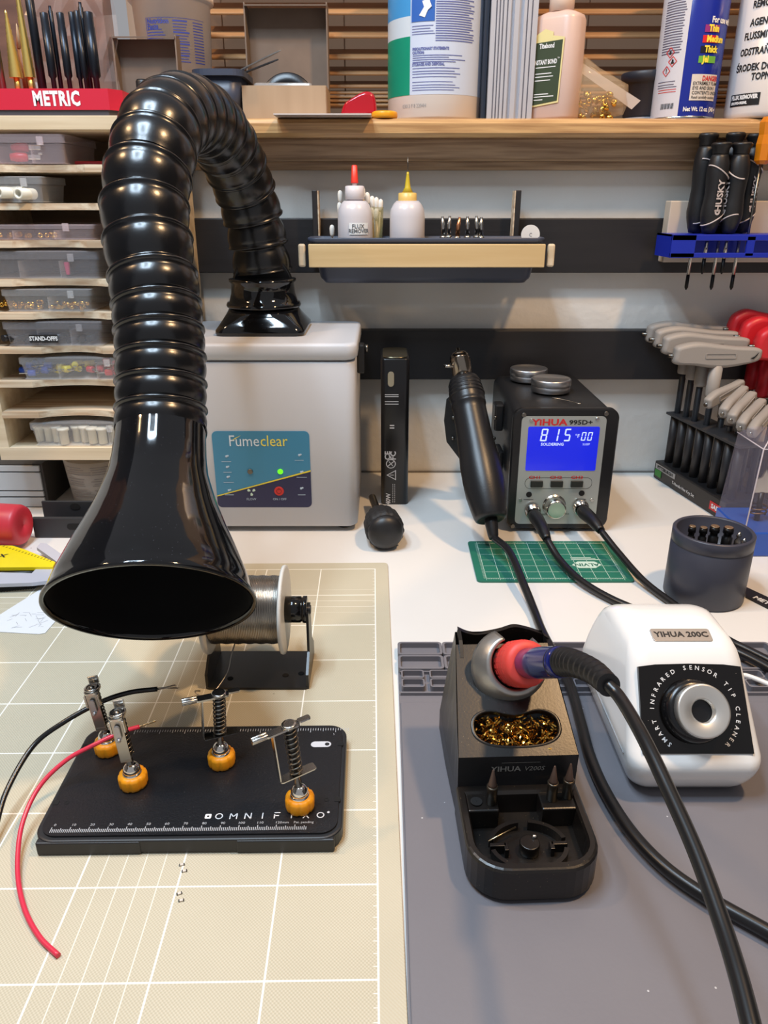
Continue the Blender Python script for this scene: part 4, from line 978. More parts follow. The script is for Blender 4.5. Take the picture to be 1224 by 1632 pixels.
part('heater_tube', MB().lathe([(0.0105, Lg*0.83), (0.0105, Lg*0.955), (0.0110, Lg*0.957), (0.0110, Lg*0.965), (0.0105, Lg*0.967), (0.0104, Lg*0.985), (0.0090, Lg), (0.0035, Lg*1.012), (0.0022, Lg*1.014), (0.0020, Lg*1.045), (0.0014, Lg*1.045)], 32, Mg), mat('tube_steel', (150, 140, 128), 0.16, 1.0), hg)
sv = Mg @ V((0, 0, Lg*0.93))
part('clamp_screw', MB().cyl(0.0016, 0, 0.009, 10, ZA(sv+V((-0.009, -0.004, 0)), (-1, -.3, 0.1))).box((0, 0, 0.0085), (0.006, 0.002, 0.002), 0.0004, ZA(sv+V((-0.009, -0.004, 0)), (-1, -.3, 0.1))).box((0, 0, 0.004), (0.007, 0.0015, 0.008), 0.0003, ZA(sv+V((-0.009, -0.004, 0)), (-1, -.3, 0.1))), steel, hg)
part('cord_guard', MB().lathe([(0.0066, -0.001), (0.0064, 0.004), (0.0052, 0.016), (0.0042, 0.020)], 20, ZA(GB-gax*0.003, V((0.1, -0.55, -0.75)))), rubber, hg)
cs = GB-gax*0.003+V((0.1, -0.55, -0.75)).normalized()*0.018
part('cord', MB().tube(spline([cs, G(812, 880, .020), G(836, 935, .012), G(852, 975, .006), G(866, 1010, .0070), G(905, 1085, .0110), G(925, 1150, .0090), G(940, 1205, .0082), G(965, 1262, .0080), G(1005, 1325, .0080), G(1060, 1383, .0080), G(1130, 1432, .0080), G(1224, 1485, .0080), G(1330, 1545, .0080)], 8), 0.0036, 14), CABM, hg)
# holder plate at its left
hb_ = thing('gun_holder', 'black side bracket of the station that cradles the hot air gun', 'bracket', (0.1, 0.81, 0.05))
q = [W(712, 638, .80), W(740, 612, .80), W(768, 640, .80), W(780, 690, .80), W(775, 735, .80), W(740, 742, .80), W(712, 705, .80), W(708, 672, .80)]
qq = [(p[0], p[2]) for p in q]
part('plate', MB().prism(qq, -0.806, -0.800, FR((0, 0, 0), (1, 0, 0), (0, 0, 1)), bev=0.001), black, hb_)
part('arm', MB().box((0.1255, 0.806, 0.105), (0.010, 0.018, 0.030), 0.002).box((0.1265, 0.79, 0.062), (0.006, 0.03, 0.024), 0.002), black, hb_)
for px, py in ((723, 667), (722, 700), (790, 667), (788, 700)):
    p = W(px, py, .795); part('bolt', MB().ball((0, 0, 0), 0.0022, T(p[0], 0.7985, p[2]), seg=10), steeld, hb_)

# ================================================================== POWER BANK-LIKE DRIVER, RUBBER BALL GRIP
pk = thing('electric_screwdriver_case', 'tall slim black cased tool standing between extractor and hot air gun', 'tool case', (0.012, 0.86, 0))
kx0, kx1, ky0, ky1 = -0.0035, 0.0275, 0.806, 0.872
kz = W(630, 572, .806)[2]
cxk, cyk = (kx0+kx1)/2, (ky0+ky1)/2
part('body', MB().prism(rrect(kx1-kx0, ky1-ky0, 0.005, 6, cxk, cyk), 0.0, kz, bev=0.0012, sm=True), mat('case_black', (16, 16, 18), 0.28), pk)
part('end_cap', MB().prism(rrect(kx1-kx0-0.004, ky1-ky0-0.006, 0.010, 6, cxk, cyk), kz, kz+0.0012, bev=0.0004, sm=True), mat('cap_metal', (170, 160, 130), 0.25, 1.0), pk, 'gold-toned metal end cap')
FK = lambda px, py: FRONT((W(px, py, ky0)[0], ky0-0.0004, W(px, py, ky0)[2]))
part('slide_switch', MB().prism(rrect(0.007, 0.0165, 0.0035, 6), 0, 0.0012, FK(623, 604), bev=0.0004), mat('switch_grey', (180, 172, 150), 0.3, 0.8), pk)
mb = MB()
for px, py, t_, s_, rot in ((618, 726, 'CE', .0085, 90), (627, 726, 'FC', .0085, 90), (619, 795, '40W', .0068, 90)):
    mb.text(t_, s_, FK(px, py) @ RZ(R(rot)), bold=0.00025)
Mk = FK(623, 739); mb.frame([(0.0055*math.cos(a), 0.0055*math.sin(a)) for a in [2*PI*i/24 for i in range(24)]], [(0.0046*math.cos(a), 0.0046*math.sin(a)) for a in [2*PI*i/24 for i in range(24)]], 0, 0.0001, Mk)
mb.bar(-0.0052, 0.0052, -0.0005, 0.0005, Mk @ RZ(R(40))); mb.bar(-0.0035, 0.0035, -0.0004, 0.0004, Mk @ RZ(R(-50)))
Mk = FK(624, 757) @ RZ(R(90)); mb.frame([(-0.0062, -0.005), (0.0062, -0.005), (0, 0.0058)], [(-0.0046, -0.0041), (0.0046, -0.0041), (0, 0.0042)], 0, 0.0001, Mk); mb.bar(-0.0004, 0.0004, -0.0025, 0.002, Mk)
for px, w_ in ((626, 26), (629, 34)): 
    p = FK(px, 785); 
    for k in range(9): mb.bar(-0.0003, 0.0003, -0.012+k*0.0026, -0.0102+k*0.0026, p)
for py in (629, 632, 640, 644): mb.bar(-0.008, 0.007, -0.0004, 0.0004, FK(625, py))
for py in (678, 682): mb.bar(-0.002, 0.003, -0.0007, 0.0007, FK(624, py))
part('printed_marks', mb, mat('dim_white_print', (190, 190, 192), 0.6), pk)
sg = thing('ratchet_driver', 'stubby black knurled driver lying with its round cap toward the viewer', 'screwdriver', G(616, 880, 0))
c0_ = G(616, 880, 0)+V((0, 0, .0195)); ax_ = V((-0.075, 0.55, -0.03)).normalized(); Mr = ZA(c0_, ax_)
part('cap', MB().lathe([(0.0005, -0.003), (0.010, -0.002), (0.0155, 0.001), (0.0175, 0.0045), (0.0178, 0.007), (0.0165, 0.008)], 40, Mr), mat('cap_rubber', (30, 30, 32), 0.4), sg)
rings = []
for (r, z_) in ((0.0165, 0.008), (0.0190, 0.010), (0.0192, 0.022), (0.0185, 0.034), (0.0160, 0.044), (0.0118, 0.050), (0.0075, 0.054)):
    rings.append([(r*(1+(0.03 if j % 4 < 2 else -0.01))*math.cos(2*PI*j/64), r*(1+(0.03 if j % 4 < 2 else -0.01))*math.sin(2*PI*j/64), z_) for j in range(64)])
part('grip', MB().rings(rings, True, True, True, Mr), mat('grip_rubber', (26, 26, 28), 0.6, bump=0.5, bscale=260), sg)
part('shaft', MB().cyl(0.0042, 0.05, 0.118, 18, Mr, 0.0005), steeld, sg)

# ================================================================== BIT CUP
cq = G(1128, 974, 0); RC = 0.0325
cu_c = V((0.2835, 0.592, 0))
RC = 0.0335
bc_ = thing('bit_cup', 'dark slate cylindrical cup full of driver bits, right side of bench', 'bit holder', cu_c)
part('cup', MB().lathe([(RC-0.0015, 0), (RC, 0.0015), (RC, 0.050), (RC-0.0006, 0.0505), (RC-0.0006, 0.0515), (RC, 0.052), (RC, 0.0615), (RC-0.0008, 0.0625), (RC-0.0030, 0.0625), (RC-0.0036, 0.0615), (RC-0.0036, 0.030), (0.0005, 0.030)], 64, T(*cu_c)), mat('slate_plastic', (58, 60, 72), 0.4), bc_)
for i, (px, py, r, kind) in enumerate([(1104, 838, .0033, 0), (1122, 840, .0035, 0), (1140, 838, .0043, 1), (1162, 840, .0045, 1), (1179, 848, .0034, 2), (1187, 858, .0030, 2), (1096, 860, .0030, 0)]):
    lab = ['thin dark driver bit with pale end at the left in the cup', 'dark driver bit second from the left in the cup', 'thick black socket bit at the middle of the cup', 'thick black socket bit right of middle in the cup', 'steel bit with shiny point at the cup right', 'short steel bit leaning on the right cup rim', 'short dark bit in front by the left cup rim'][i]
    p = W(px, py, cu_c[1]+(0.006 if i < 4 else -0.006)); t = thing('driver_bit', lab, 'driver bit', (p[0], p[1], 0.0302), 0, 'bits in the dark cup')
    Hh = p[2]-0.0302
    if kind == 2: part('bit', MB().lathe([(r, 0), (r, Hh*.75), (r*.5, Hh*.82), (r*.7, Hh*.9), (r*.1, Hh)], 6), steel, t, world=False)
    else:
        part('bit', MB().lathe([(r, 0), (r, Hh*.7), (r*.75, Hh*.72), (r*.75, Hh*.82), (r, Hh*.83), (r*.95, Hh*.97)], 12), mat('bit_black', (34, 33, 34), 0.3, 0.7), t, world=False)
        part('bit_end', MB().cyl(r*.8, Hh*.97, Hh, 12), mat('bit_end', (176, 150, 120), 0.4, 0.8), t, world=False)
kd = thing('black_card', 'black printed card lying flat at right edge beside the bit cup', 'card', G(1210, 955, 0))
a, b, c_, d_ = G(1187, 937, 0), G(1290, 985, 0), G(1290, 1005, 0), G(1188, 953, 0)
part('sheet', MB().prism([(p[0], p[1]) for p in (a, d_, c_, b)], 0.0003, 0.0016), black, kd)
p = G(1214, 957, .0017); part('print', MB().text('MET', 0.008, FR((p[0], p[1], .0018), (b-a), V((0, 1, 0))), bold=.0003), whitetxt, kd)

# ================================================================== SHELF UNIT, LEFT
YF = 0.752
def zf(py, y=YF): return W(100, py, y)[2]
ux0, ux1 = -0.402, -0.2120; UB = 0.905
su = thing('shelf_unit', 'plywood shelf unit of shallow open shelves left of the hose', 'shelf unit', ((ux0+ux1)/2, 0.82, 0))
tops = [(184, 207), (262, 275), (324, 335), (384, 397), (446, 457), (499, 510), (554, 566), (608, 620), (657, 670), (714, 733)]
shelf_z = []
zt0, zb0 = zf(184), zf(207)
part('top_board', MB().box(((ux0+ux1)/2-0.002, (YF+UB)/2, (zt0+zb0)/2), (ux1-ux0+0.012, UB-YF, zt0-zb0), 0.0006), ply, su)
for k, (a, b) in enumerate(tops[1:]):
    z1_, z0_ = zf(a), zf(b); shelf_z.append(z1_)
    if k == 8: poly = [(ux0, YF), (ux1-0.01, YF), (ux1-0.01, UB), (ux0, UB)]
    else:
        nx0, nx1 = -0.338+0.01*math.sin(k*1.7), -0.282+0.008*math.sin(k*2.3)
        poly = [(ux0+0.01, YF), (nx0-0.010, YF)]+[(nx0+(nx1-nx0)*t, YF+0.006+0.005*math.sin(PI*t)) for t in (0, .2, .4, .6, .8, 1)]+[(nx1+0.010, YF), (ux1-0.01, YF), (ux1-0.01, UB), (ux0+0.01, UB)]
    th_ = min(z1_-z0_, 0.0062) if k < 8 else z1_-z0_
    part('shelf', MB().prism(poly, z1_-th_, z1_), ply_edge if k < 8 else ply, su)
zbot = zf(733)
part('side_panel', MB().box((ux0+0.005, (YF+UB)/2, (zb0+zbot)/2), (0.011, UB-YF-0.001, zb0-zbot), 0.0004), ply, su)
part('side_panel', MB().box((ux1-0.005, (YF+UB)/2, (zb0+zbot)/2), (0.0102, UB-YF-0.001, zb0-zbot), 0.0004), ply, su)
part('back_panel', MB().box(((ux0+ux1)/2, UB-0.004, (zb0+zbot)/2), (ux1-ux0-0.02, 0.004, zb0-zbot)), wood('ply_back', (150, 124, 92), (128, 104, 76), 'x', .6, 60), su)
for x in (ux0+0.006, ux1-0.006): part('leg', MB().box((x, UB-0.012, zbot/2), (0.012, 0.02, zbot-0.001)), ply, su)

def clear(name, col, a, rough=0.25): return mat(name, col, rough, alpha=a, spec=0.5)
cl_w = clear('clear_plastic', (240, 240, 242), 0.22); cl_g = clear('smoky_clear_plastic', (200, 198, 204), 0.26); cl_p = clear('pinkish_clear_plastic', (240, 222, 228), 0.24)
def case(px0, px1, ytop, zsh, lab, m, y0=YF+0.002, depth=0.085, ncell=3):
    a = W(px0, 300, y0); z1_ = W(100, ytop, y0)[2]
    q0, q1 = W(px0, (816-0), y0), None
    zc_ = (zsh+z1_)/2
    dd = y0*ct+(CH-zc_)*st
    xa, xb = (px0-612)/FPX*dd, (px1-612)/FPX*dd
    xa = max(xa, ux0+0.012); xb = min(xb, ux1-0.012)
    t = thing('parts_case', lab, 'parts case', ((xa+xb)/2, y0+depth/2, zsh+0.0003), 0, 'clear parts cases on the shelves')
    H = z1_-zsh; w_ = xb-xa
    o = rrect(w_-0.003, depth-0.003, 0.004, 4); o2 = rrect(w_-0.0045, depth-0.0045, 0.0035, 4)
    o0 = rrect(w_-0.007, depth-0.007, 0.004, 4); hb_ = H*0.68
    rg = lambda q, z_: [(x, y, z_) for x, y in q]
    mb = MB().rings([rg(o2, 0.0012), rg(o0, 0.0003), rg(o, hb_)], True, False, False)
    for k in range(1, ncell): mb.box((-w_/2+w_*k/ncell, 0, hb_/2), (0.0008, depth-0.008, hb_-0.002))
    part('tub', mb, m, t, world=False)
    L_ = MB().rings([rg(rrect(w_, depth, .004, 4), hb_+0.0003), rg(rrect(w_, depth, .004, 4), H-0.001), rg(rrect(w_-.002, depth-.002, .004, 4), H-0.0003)], False, True, False)
    L_.box((w_*0.28, -depth/2-0.0006, hb_+0.002), (0.006, 0.0018, 0.007), 0.0005)
    part('lid', L_, m, t, world=False)
    return t, xa, xb, H
def items(n, name, lab, cat, grp, fn, xa, xb, z0_, ya=YF+0.009, yb=YF+0.022, rnd=None, hz=0.006):
    """n copies of a small thing made by fn, scattered in a compartment"""
    rnd = rnd or random.Random(len(lab)); first = None
    for i in range(n):
        loc = (xa+(xb-xa)*((i+0.5)/n), rnd.uniform(ya, yb), z0_+rnd.uniform(0.0, hz))
        if first is None:
            first = fn(name, lab, cat, loc, grp); r = first
            r.rotation_euler = (0, 0, rnd.uniform(0, 3))
        else: dup(first, loc, rnd.uniform(0, 3), lab, grp)
    return first
def mkstand(m, r=0.0026, l=0.006, parts_=True):
    def f(name, lab, cat, loc, grp):
        mb = MB().cyl(r, -l/2, l/2, 6, T(0, 0, r) @ RX(PI/2)); o = mk(name, mb, m); o.location = loc; tag(o, lab, cat, grp); return o
    return f
def mkring(m, r=0.0024):
    def f(name, lab, cat, loc, grp):
        mb = MB().lathe([(r, -0.0012), (r, 0.0012), (r*.5, 0.0012), (r*.5, -0.0012)], 12, T(0, 0, r) @ RX(PI/2)); o = mk(name, mb, m); o.location = loc; tag(o, lab, cat, grp); return o
    return f
sz = shelf_z
def X(px, z_): return (px-612)/FPX*((YF+.015)*ct+(CH-z_)*st)
# contents and cases, top to bottom
case(-70, 104, 213, sz[0], 'clear parts case with red clamps, on the highest shelf', cl_p)
def crimp(name, lab, cat, loc, grp):
    t = thing(name, lab, cat, loc, 0, grp)
    part('boot', MB().lathe([(0.0015, 0), (0.0038, 0.002), (0.0042, 0.010), (0.0032, 0.016)], 14, T(0, 0, 0.005) @ RY(-PI/2)), red, t, world=False)
    part('jaw', MB().box((0.005, 0, 0.005), (0.012, 0.004, 0.0045), 0.001).box((0.011, 0, 0.008), (0.004, 0.0045, 0.002), 0.0005), chrome, t, world=False); return t
z_ = sz[0]+0.0015
c1 = crimp('clip_lead', 'upper red-booted metal clip inside the highest clear case', 'clip', (X(52, z_), YF+0.014, z_+0.008), 'red-booted clips in the top case')
c2 = dup(c1, (X(50, z_), YF+0.012, z_), 0.1, 'lower red-booted metal clip inside the highest clear case')
solo('red_card', MB().box((X(135, z_), YF+0.040, sz[0]+0.0025), (0.03, 0.02, 0.003), .0005), red, 'flat red plastic strip at the back right of the highest shelf', 'strip')
case(-60, 68, 281, sz[1], 'cloudy clear case of white tubes on the second shelf', cl_w, depth=0.06)
items(5, 'white_tube', 'white plastic tube in the cloudy case on the second shelf', 'tube', 'white tubes in the second case', lambda n_, l_, c_, loc, g_: (lambda o: (tag(o, l_, c_, g_), setattr(o, 'location', loc), o)[-1])(mk(n_, MB().lathe([(0.005, 0), (0.005, 0.022), (0.0028, 0.022), (0.0028, 0)], 18, T(0, 0, 0.0055) @ RX(-PI/2), cap=False), mat('tube_white', (226, 222, 206), 0.4))), X(5, sz[1]), X(62, sz[1]), sz[1]+0.001, YF+0.01, YF+0.016, hz=0.004)
case(-70, 150, 358, sz[2], 'shallow clear case with a few brass inserts, third shelf', cl_p)
items(8, 'brass_insert', 'small brass insert in the left heap of the third shelf case', 'insert', 'brass inserts, left heap, third case', mkring(brass), X(-2, sz[2]), X(48, sz[2]), sz[2]+0.001, hz=0.002)
items(5, 'brass_insert', 'small brass insert in the right heap of the third shelf case', 'insert', 'brass inserts, right heap, third case', mkring(brass), X(64, sz[2]), X(94, sz[2]), sz[2]+0.001, hz=0.002)
case(-70, 158, 400, sz[3], 'grey clear case nearly empty with pink piece, fourth shelf', cl_g)
solo('pink_piece', MB().box((X(108, sz[3]), YF+0.018, sz[3]+0.009), (0.005, 0.004, 0.012), 0.001, taper=0.7), mat('pink_plastic', (214, 70, 110), 0.4), 'small pink plastic piece in the nearly empty case', 'plastic piece')
case(2, 146, 461, sz[4], 'clear case full of brass nuts in two compartments, fifth shelf', cl_w, ncell=2)
items(26, 'brass_nut', 'brass nut in the left compartment of the fifth shelf case', 'nut', 'brass nuts, left compartment', mkring(brass, 0.0023), X(8, sz[4]), X(70, sz[4]), sz[4]+0.001, hz=0.006)
items(24, 'brass_nut', 'brass nut in the right compartment of the fifth shelf case', 'nut', 'brass nuts, right compartment', mkstand(brass, 0.0018, 0.005), X(80, sz[4]), X(140, sz[4]), sz[4]+0.001, hz=0.006)
tS, xa, xb, H = case(4, 163, 513, sz[5], 'smoky case labelled STAND-OFFS on the sixth shelf', cl_g)
part('label_strip', MB().box((X(81, sz[5]), YF+0.0012, sz[5]+0.0085), (0.028, 0.0006, 0.0075)), black, tS)
part('label_text', MB().text('STAND-OFFS', 0.0056, FRONT((X(81, sz[5]), YF+0.0008, sz[5]+0.0085)), sx=0.86, bold=0.00025), whitetxt, tS)
items(9, 'black_standoff', 'black plastic stand-off inside the case labelled STAND-OFFS', 'stand-off', 'black stand-offs', mkstand(mat('nylon_black', (30, 30, 33), 0.4), 0.0034, 0.014), X(10, sz[5]), X(155, sz[5]), sz[5]+0.001, hz=0.004)
case(30, 212, 570, sz[6], 'clear case with blue, yellow and red connectors, seventh shelf', cl_w)
def fuse(col, nm):
    m_ = mat('connector_'+nm, col, 0.35)
    def f(name, lab, cat, loc, grp):
        t = thing(name, lab, cat, loc, 0, grp)
        part('sleeve', MB().lathe([(0.0022, 0), (0.0034, 0.001), (0.0034, 0.007), (0.0024, 0.008)], 12, T(0, 0, 0.0035) @ RY(PI/2)), m_, t, world=False)
        part('blade', MB().box((-0.004, 0, 0.0035), (0.008, 0.0034, 0.0009)), steel, t, world=False); return t
    return f
for nm, col, a_, b_ in (('blue', (36, 84, 196), 40, 84), ('yellow', (232, 208, 30), 94, 136), ('red', (206, 36, 50), 146, 190)):
    items(12, 'crimp_connector', nm+' crimp connector in the tricolour case on the seventh shelf', 'connector', nm+' crimp connectors', fuse(col, nm), X(a_, sz[6]), X(b_, sz[6]), sz[6]+0.001, hz=0.010, yb=YF+0.03)
case(48, 212, 674, sz[8], 'clear case of white fittings on the lowest shelf', cl_w, ncell=4)
items(9, 'white_fitting', 'white plastic fitting in the lowest shelf case', 'fitting', 'white fittings', lambda n_, l_, c_, loc, g_: (lambda o: (tag(o, l_, c_, g_), setattr(o, 'location', loc), o)[-1])(mk(n_, MB().lathe([(0.0045, 0), (0.0045, 0.014), (0.006, 0.0145), (0.006, 0.017), (0.003, 0.017)], 14), mat('tube_white', (226, 222, 206), 0.4))), X(55, sz[8]), X(190, sz[8]), sz[8]+0.0015, hz=0.001)

# under the shelf: tub, drawer stack, black rail, red cup
q = G(140, 808, 0)
tb = thing('paper_wrapped_tub', 'off-white tapered tub with printed wrap standing under the shelf unit', 'tub', (q[0]+0.004, q[1]+0.036, 0))
part('body', MB().lathe([(0.030, 0), (0.0315, 0.002), (0.0345, 0.030), (0.0365, 0.052)], 40), mat('tub_offwhite', (206, 196, 184), 0.5, col2=(190, 178, 166), nscale=30), tb, world=False)
mb = MB()
rnd = random.Random(5)
for k in range(14):
    z_ = 0.010+k*0.0028; r = 0.0325+z_*0.075+0.0008
    if k in (4, 9): continue
    s0 = rnd.uniform(-0.028, -0.02); s1 = rnd.uniform(-0.006, 0.006); mb.bar(s0, s1, z_, z_+0.0007, None, (r, 0), 6)
    s0 = rnd.uniform(0.004, 0.008); s1 = rnd.uniform(0.02, 0.03); mb.bar(s0, s1, z_, z_+0.0007, None, (r, 0), 6)
part('printed_lines', mb, mat('faint_print', (150, 140, 134), 0.7), tb, world=False)
db = thing('drawer_box', 'small grey-white box with stacked drawer fronts under the shelf', 'box', (-0.40, 0.82, 0))
part('box_body', MB().box((-0.422, 0.84, 0.026), (0.078, 0.08, 0.051), 0.001), mat('box_dark', (60, 56, 52), 0.6), db)
for k, (z0_, z1_) in enumerate(((0.001, 0.012), (0.0135, 0.0195), (0.021, 0.042), (0.0435, 0.050))): part('drawer_front', MB().box((-0.423, 0.7985, (z0_+z1_)/2), (0.074, 0.003, z1_-z0_), 0.0005), mat('drawer_grey', (186, 188, 190), 0.5), db)
rl = thing('black_slotted_rail', 'black metal rail with oval holes lying behind the funnel', 'rail', (-0.30, 0.745, 0))
p0, p1 = G(40, 862, 0), G(330, 862, 0)
part('rail', MB().box((-0.275, 0.715, 0.0115), (0.175, 0.005, 0.022), 0.001).box((-0.275, 0.728, 0.0015), (0.175, 0.026, 0.0024), 0.0008).box((-0.275, 0.741, 0.0155), (0.175, 0.003, 0.030), 0.001), mat('rail_dark', (44, 45, 48), 0.45), rl)
mb = MB()
for x in (-0.327, -0.295, -0.262): mb.prism([(0.0055*math.cos(a), 0.0036*math.sin(a)) for a in [2*PI*i/20 for i in range(20)]], 0, 0.0002, FRONT((x, 0.7392, 0.0245)))
for x in (-0.318, -0.285): mb.prism(rrect(0.018, 0.0065, 0.0032, 5), 0, 0.0002, FRONT((x, 0.7123, 0.013)))
part('holes', mb, mat('cutout_black', (4, 4, 5), 0.8), rl)
c = G(20, 866, 0.003); rc = 0.0205
rcup = thing('red_cup', 'hollow red plastic ring lying on its side at the left edge', 'ring', (c[0], c[1], 0.004))
Mr = T(c[0]-0.012, c[1], 0.004+rc) @ RZ(R(-6)) @ RY(PI/2)
part('shell', MB().lathe([(rc, -0.012), (rc+0.0006, -0.008), (rc, 0.024), (rc-0.0015, 0.0275), (rc-0.004, 0.0285), (0.0005, 0.0286), (0.0005, 0.026), (rc-0.004, 0.0255), (rc-0.003, 0.022), (rc-0.0025, -0.012)], 44, Mr, cap=False), mat('ring_red', (206, 52, 66), 0.4), rcup)
# square with yellow centre
sq = thing('angle_square', 'grey angle ruler with bright yellow centre plate, at the left edge', 'ruler', G(40, 900, .012))
def GP(pts, z_): return [(G(px, py, z_)[0], G(px, py, z_)[1]) for px, py in pts]
z_ = 0.0105
part('yellow_plate', MB().prism(GP([(-60, 868), (20, 869), (42, 876), (88, 895), (84, 903), (-60, 904)], z_+.004)[::-1], z_+0.0003, z_+0.0036), mat('ruler_yellow', (246, 220, 24), 0.4), sq, 'bright yellow centre plate')
part('frame', MB().prism(GP([(-60, 908), (50, 911), (57, 904), (92, 903), (96, 897), (58, 870), (64, 863), (74, 864), (108, 888), (112, 900), (84, 922), (50, 926), (-60, 930)], z_+.003)[::-1], z_-0.002, z_+0.0014), mat('ruler_grey', (190, 190, 200), 0.45), sq)
mb = MB()
for i in range(16):
    px, py = 6+i*5, 870.5+i*1.58; q = G(px, py, z_+.0037); mb.bar(-0.0012, 0.0012, -0.0004, 0.0004, T(q[0], q[1], z_+.0038) @ RZ(1.2))
q = G(4, 886, z_+.0037); mb.text('X', 0.010, T(q[0], q[1], z_+.0038), bold=.0003)
part('scale_marks', mb, blacktxt, sq)
br = thing('bristle_brush', 'black brush with rows of slanted bristles under the angle ruler', 'brush', G(30, 945, 0))
q0, q1 = G(-60, 935, .004), G(80, 925, .004)
part('brush_back', MB().tube([V((q0[0], q0[1]+.012, .006)), V((q1[0], q1[1]+.012, .006))], 0.0045, 10), black, br)
mb = MB(); n = 34
for i in range(n):
    p = q0.lerp(q1, i/n); mb.tube([V((p[0]+.008, p[1]+.008, .0085)), V((p[0]-.001, p[1]-.006, .0062)), V((p[0]-.008, p[1]-.018+0.006*(i/n), .0022))], [0.0013, 0.0011, 0.0006], 5)
part('bristles', mb, mat('bristle_black', (28, 28, 30), 0.35), br)
pa_ = thing('paper_note', 'white paper slip with pencil sketches at the left edge of mat', 'paper', G(30, 985, .003))
part('sheet', MB().prism(GP([(-60, 1003), (62, 1010), (72, 1008), (92, 985), (70, 935), (-10, 985)], .003)[::1], 0.0024, 0.0027), mat('paper', (226, 228, 232), 0.8), pa_)
mb = MB(); rnd = random.Random(2)
for k in range(26):
    px, py = rnd.uniform(4, 70), rnd.uniform(975, 1000); q = G(px, py, .0028); l = rnd.uniform(0.001, 0.004)
    mb.bar(-l, l, -0.00015, 0.00015, T(q[0], q[1], 0.0028) @ RZ(rnd.choice([0, 0.1, 1.5, 2.2, 0.8])))
part('pencil_marks', mb, greytxt, pa_)

# ================================================================== METRIC TRAY AND BITS ON THE TOP BOARD
zT = zt0+0.0003
ym = YF+0.004
mt = thing('metric_tray', 'red tool tray labelled METRIC on top of the shelf unit', 'tool tray', (-0.32, ym+0.03, zT))
xm1 = (170-612)/FPX*(ym*ct+(CH-.42)*st); xm0 = -0.46
zr1, zr0 = W(100, 141, ym)[2], W(100, 175, ym)[2]
pol = [(xm0, ym), (xm1, ym), (xm1+0.009, ym+0.012), (xm1+0.009, ym+0.055), (xm0, ym+0.055)]
part('tray_body', MB().prism(pol, zr0, zr1), mat('tray_red', (206, 40, 62), 0.35), mt)
part('tray_foot', MB().prism([(x-(0.002 if x > -0.4 else 0), y+0.001) for x, y in pol], zT, zr0+0.0004), mat('tray_grey', (70, 68, 74), 0.5), mt)
part('label_text', MB().text('METRIC', 0.0155, FRONT(((89-612)/FPX*(ym*ct+(CH-.41)*st), ym-0.0003, (zr0+zr1)/2)), sx=0.72, bold=0.0007, spacing=1.12), mat('label_white', (240, 236, 236), 0.5), mt)
def stand(px, y, z0_): return ((px-612)/FPX*(y*ct+(CH-z0_)*st), y, z0_)
zb_ = zr1-0.002
def bit(name, lab, px, y, build, grp='tools standing in the red tray'):
    x, y, z0_ = stand(px, y, zb_+0.001); t = thing(name, lab, 'drill bit', (x, y, zb_), 0, grp); build(t); return t
def stepbit(h, n, r0, r1):
    def f(t):
        pr = []; z0_ = 0.013
        for k in range(n):
            r = r1+(r0-r1)*(k/(n-1)); pr += [(r, z0_+(h-z0_)*k/n), (r, z0_+(h-z0_)*(k+1)/n)]
        pr.append((0.0003, h+0.002))
        part('shank', MB().cyl(0.0028, 0, 0.014, 6), goldm, t, world=False)
        part('stepped_cone', MB().lathe(pr, 28, sm=False), goldm, t, world=False)
    return f
def hgt(px, py, y): return W(px, py, y)[2]-zb_
bit('step_drill', 'gold step drill with many fine steps, leftmost of the two', 30, ym+0.022, stepbit(hgt(14, 16, ym+.022)-.002, 12, 0.0012, 0.0058))
bit('step_drill', 'taller gold step drill with coarse steps', 52, ym+0.020, stepbit(hgt(36, -22, ym+.02), 9, 0.0016, 0.0046))
def rod(h, r, m_, seg=6, tip=None, sock=None):
    def f(t):
        pr = [(r, 0), (r, h)]
        if tip: pr += [(r*tip, h+0.001), (r*tip, h+0.004)]
        if sock: pr = [(r*.6, 0), (r*.6, 0.012), (r, 0.014), (r, h*0.82), (r*.94, h*0.82), (r*.94, h), (r*.7, h+.0005)]
        part('shaft', MB().lathe(pr, seg), m_, t, world=False)
    return f
oxide = mat('oxide_black', (34, 38, 46), 0.32, 0.6)
bit('steel_rod', 'plain steel rod at the far left of the red tray', 6, ym+0.016, rod(0.05, 0.0030, steeld, 16, 0.5))
hp_ = hgt(33, 37, ym+.034)
bit('pencil', 'sharpened pencil standing between the two gold step drills', 44, ym+0.034, lambda t: (part('barrel', MB().cyl(0.0030, 0, hp_-.020, 6), mat('pencil_wood', (150, 92, 50), .5), t, world=False), part('sharpened_tip', MB().lathe([(0.0030, hp_-.020), (0.0006, hp_-.002), (0.0001, hp_)], 16), mat('pencil_tip', (206, 170, 130), .6), t, world=False)))
bit('black_hex_bar', 'long black square bar rising out of view beside the gold drills', 69, ym+0.018, rod(0.10, 0.0040, oxide, 6))
for i, (px, ptop, pyt_, r, sk, lab) in enumerate([(88, 75, 21, .0036, 1, 'black socket driver, left of the first trio'), (99, 88, 18, .0020, 0, 'thin black driver in the middle of the first trio'), (113, 97, 21, .0034, 1, 'black driver, right of the first trio'), (131, 119, 20, .0030, 1, 'black driver, leftmost of the tight bundle'), (139, 127, 18, .0026, 1, 'black driver with bright edge inside the tight bundle'), (146, 135, 12, .0022, 0, 'tallest black driver of the tight bundle'), (156, 143, 20, .0044, 1, 'thickest black driver at the right of the tight bundle')]):
    yy_ = ym+0.018+0.006*(i % 2); bit('black_driver', lab, px, yy_, rod(hgt(ptop, pyt_, yy_), r, oxide, 14, 0.6, sk))
